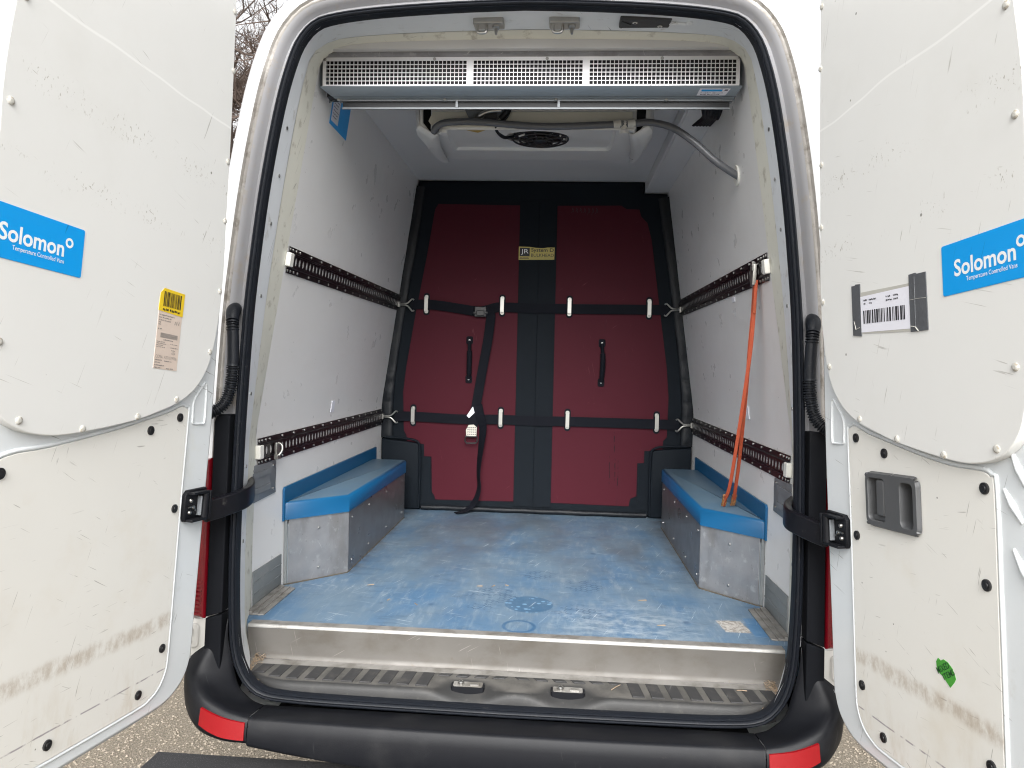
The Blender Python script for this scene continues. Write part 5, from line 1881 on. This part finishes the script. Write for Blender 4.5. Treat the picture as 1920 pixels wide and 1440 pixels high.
# ------------------------------------------------------------------ orange strap hanging on the right
ob = thing('orange_strap', 'orange webbing sling hanging from the upper right rail onto the wheel box', 'strap', (.76, .58, 1.085))
mb = MB()
xo = wx(1.86) - .018
mb.slab([(.262, 1.918), (.290, 1.930), (.300, 1.905), (.300, 1.868), (.288, 1.848), (.268, 1.852), (.262, 1.88)], .0, .012, lambda a, b, c: (xo - c, a, b), .002, k=0)
mb.box(.255, .275, 1.895, 1.925, .012, .016, lambda a, b, c: (xo - c, a, b), k=0)
mb.build('rail_hook', 'zinc', ob, 30, bevel=.001)
mb = MB()
mb.ribbon(spline([(.742, .279, 1.868), (.741, .281, 1.84), (.741, .287, 1.80), (.742, .294, 1.765)], 5), (0, 1, 0), .026, .010)
mb.build('stitched_loop', 'webbing_orange', ob, 0, bevel=.002)
for k_, (xa, ya) in enumerate(((.745, .006), (.741, -.006))):
    mb = MB()
    end = (.764, .578, 1.0868) if k_ == 0 else (.729, .566, 1.0868)
    pth = spline([(.742, .288 + ya, 1.80), (.742, .318 + ya * 1.5, 1.66), (.744 + (.005 if k_ == 0 else -.005), .362 + ya * 2, 1.52), (.746 + (.011 if k_ == 0 else -.012), .452 + ya * 2.2, 1.28), (.748 + (.013 if k_ == 0 else -.015), .512 + ya * 2, 1.16), (end[0], end[1] - .018, 1.108), end], 7)
    tw = [(math.sin(.9 + .9 * i / len(pth) + k_), math.cos(.9 + .9 * i / len(pth) + k_), .1) for i in range(len(pth))]
    mb.ribbon(pth, tw, .0115, .004)
    mb.build('sling_leg', 'webbing_orange', ob, 0)
    mb = MB()
    mb.ribbon(spline([(end[0], end[1] - .030, 1.130), (end[0] + .001, end[1] - .012, 1.102), (end[0] + .001, end[1] - .001, 1.0885)], 5), (1, .1, 0), .017, .008)
    mb.build('scuffed_end', 'webbing_dirty', ob, 0, bevel=.002)

# a metal hook left in the lower left rail
mb = MB()
xw = -(wx(1.28) - .016)
mb.box(xw - .002, xw + .006, .255, .285, 1.262, 1.300, k=0)
mb.tube(spline([(xw + .006, .270, 1.298), (xw + .018, .268, 1.29), (xw + .020, .262, 1.272), (xw + .012, .255, 1.258)], 5), .0045, 8, k=0)
mb.box(xw, xw + .012, .245, .275, 1.245, 1.262, k=0)
rh = mb.build('rail_hook', 'zinc', None, 30, bevel=.001)
rh['label'] = 'small steel hook fitting left in the lower left rail'
rh['category'] = 'hook'

# ------------------------------------------------------------------ splinters on the floor and tread
chips = [(-.524, .413, .7868, .4, .014, 'wood splinter on the blue floor beside the left wheel box corner'), (-.425, .267, .7868, 1.2, .010, 'dark wood splinter on the blue floor near the left floor strip'),
         (-.326, .238, .7868, 2.2, .012, 'wood splinter near the sill, at the end of a pale scratch'), (-.092, .464, .7868, 1.0, .012, 'orange brown splinter behind the round dotted foot mark'),
         (-.139, .455, .7868, .1, .012, 'thin dark splinter lying left of the orange brown one'), (.427, .381, .7868, .2, .017, 'longest pale splinter on the right half of the blue floor'),
         (.458, .151, .7868, .15, .015, 'pale splinter near the sill, left of the worn patch'), (-.045, .477, .7868, 2.7, .008, 'tiny splinter at the middle of the blue floor')]
for x, y, z, a, l, lab in chips:
    mb = MB()
    mb.add([(-l, -.0012, 0), (l * .7, -.002, 0), (l, .0005, 0), (-l * .6, .0018, 0), (-l * .8, -.0006, .002), (l * .6, 0, .003)], [(0, 1, 5, 4), (1, 2, 5), (2, 3, 4, 5), (3, 0, 4), (0, 3, 2, 1)])
    o = mb.build('wood_splinter', 'wood', None, 0)
    o.location = (x, y, z - .0005)
    o.rotation_euler = (0, 0, a)
    o['label'] = lab
    o['category'] = 'splinter'
    o['group'] = 'wood splinters on the load floor'
for x, y, a, l, lab in ((.303, -.082, .9, .022, 'thin straw coloured splinter on the tread right of the door catch'), (.652, -.060, .0, .014, 'short straw splinter near the right end of the tread')):
    mb = MB()
    mb.tube([(-l, 0, .0012), (0, .0006, .002), (l, 0, .0012)], .0013, 6)
    o = mb.build('wood_splinter', 'wood', None, 40)
    o.location = (x, y, .6900)
    o.rotation_euler = (0, 0, a)
    o['label'] = lab
    o['category'] = 'splinter'

# ------------------------------------------------------------------ bare trees behind the van
def bare_tree(loc, h, seed, label):
    r = random.Random(seed)
    root = thing('bare_tree', label, 'tree', loc, 'bare trees behind the van')
    tr, lb, tw = MB(), MB(), MB()
    P0 = Vector(loc)
    path = [P0 + Vector((.25 * math.sin(i * .8 + seed), .2 * math.cos(i * .7), h * .8 * i / 7)) for i in range(8)]
    path[0] = P0
    tr.tube(path, [h * .022 * (1 - .085 * i) for i in range(8)], 10)
    tips = []

    def grow(p, d, l, rad, lev):
        n = 5
        pts = [p]
        q = p.copy()
        dd = d.copy()
        for i in range(n):
            dd = (dd + Vector((r.uniform(-.22, .22), r.uniform(-.22, .22), r.uniform(-.12, .20)))).normalized()
            q = q + dd * l / n
            pts.append(q.copy())
        (lb if lev < 2 else tw).tube(pts, [rad * (1 - .14 * i) for i in range(n + 1)], 6 if lev < 2 else 3, caps=False)
        if lev < 4:
            for k_ in range((6, 6, 6, 5)[lev]):
                t = r.uniform(.25, 1.0)
                b = pts[min(n, int(t * n))]
                a = Vector((r.uniform(-1, 1), r.uniform(-1, 1), r.uniform(-.5, .9))).normalized()
                nd = (dd * .55 + a).normalized()
                grow(b, nd, l * r.uniform(.42, .62), max(rad * .5, .004), lev + 1)
    nb_ = 11
    for i in range(nb_):
        t = .35 + .62 * i / nb_
        j = min(6, int(t * 7))
        b = path[j].lerp(path[j + 1], t * 7 - j)
        a = i * 2.4 + r.uniform(-.4, .4)
        grow(b, Vector((math.cos(a), math.sin(a), r.uniform(.05, .6))).normalized(), h * r.uniform(.24, .34), h * .0065, 0)
    tr.build('trunk', 'bark', root, 50)
    lb.build('branches', 'bark', root, 50, recalc=False)
    o = tw.build('twigs', 'twig', root, 0, recalc=False)
    o['kind'] = 'stuff'


bare_tree((-6.0, 10.2, 0), 9.5, 4, 'tall bare winter tree with dense brown twigs beyond the left door')
bare_tree((-10.2, 16.5, 0), 12.5, 9, 'larger bare tree farther back behind the left side of the roof')
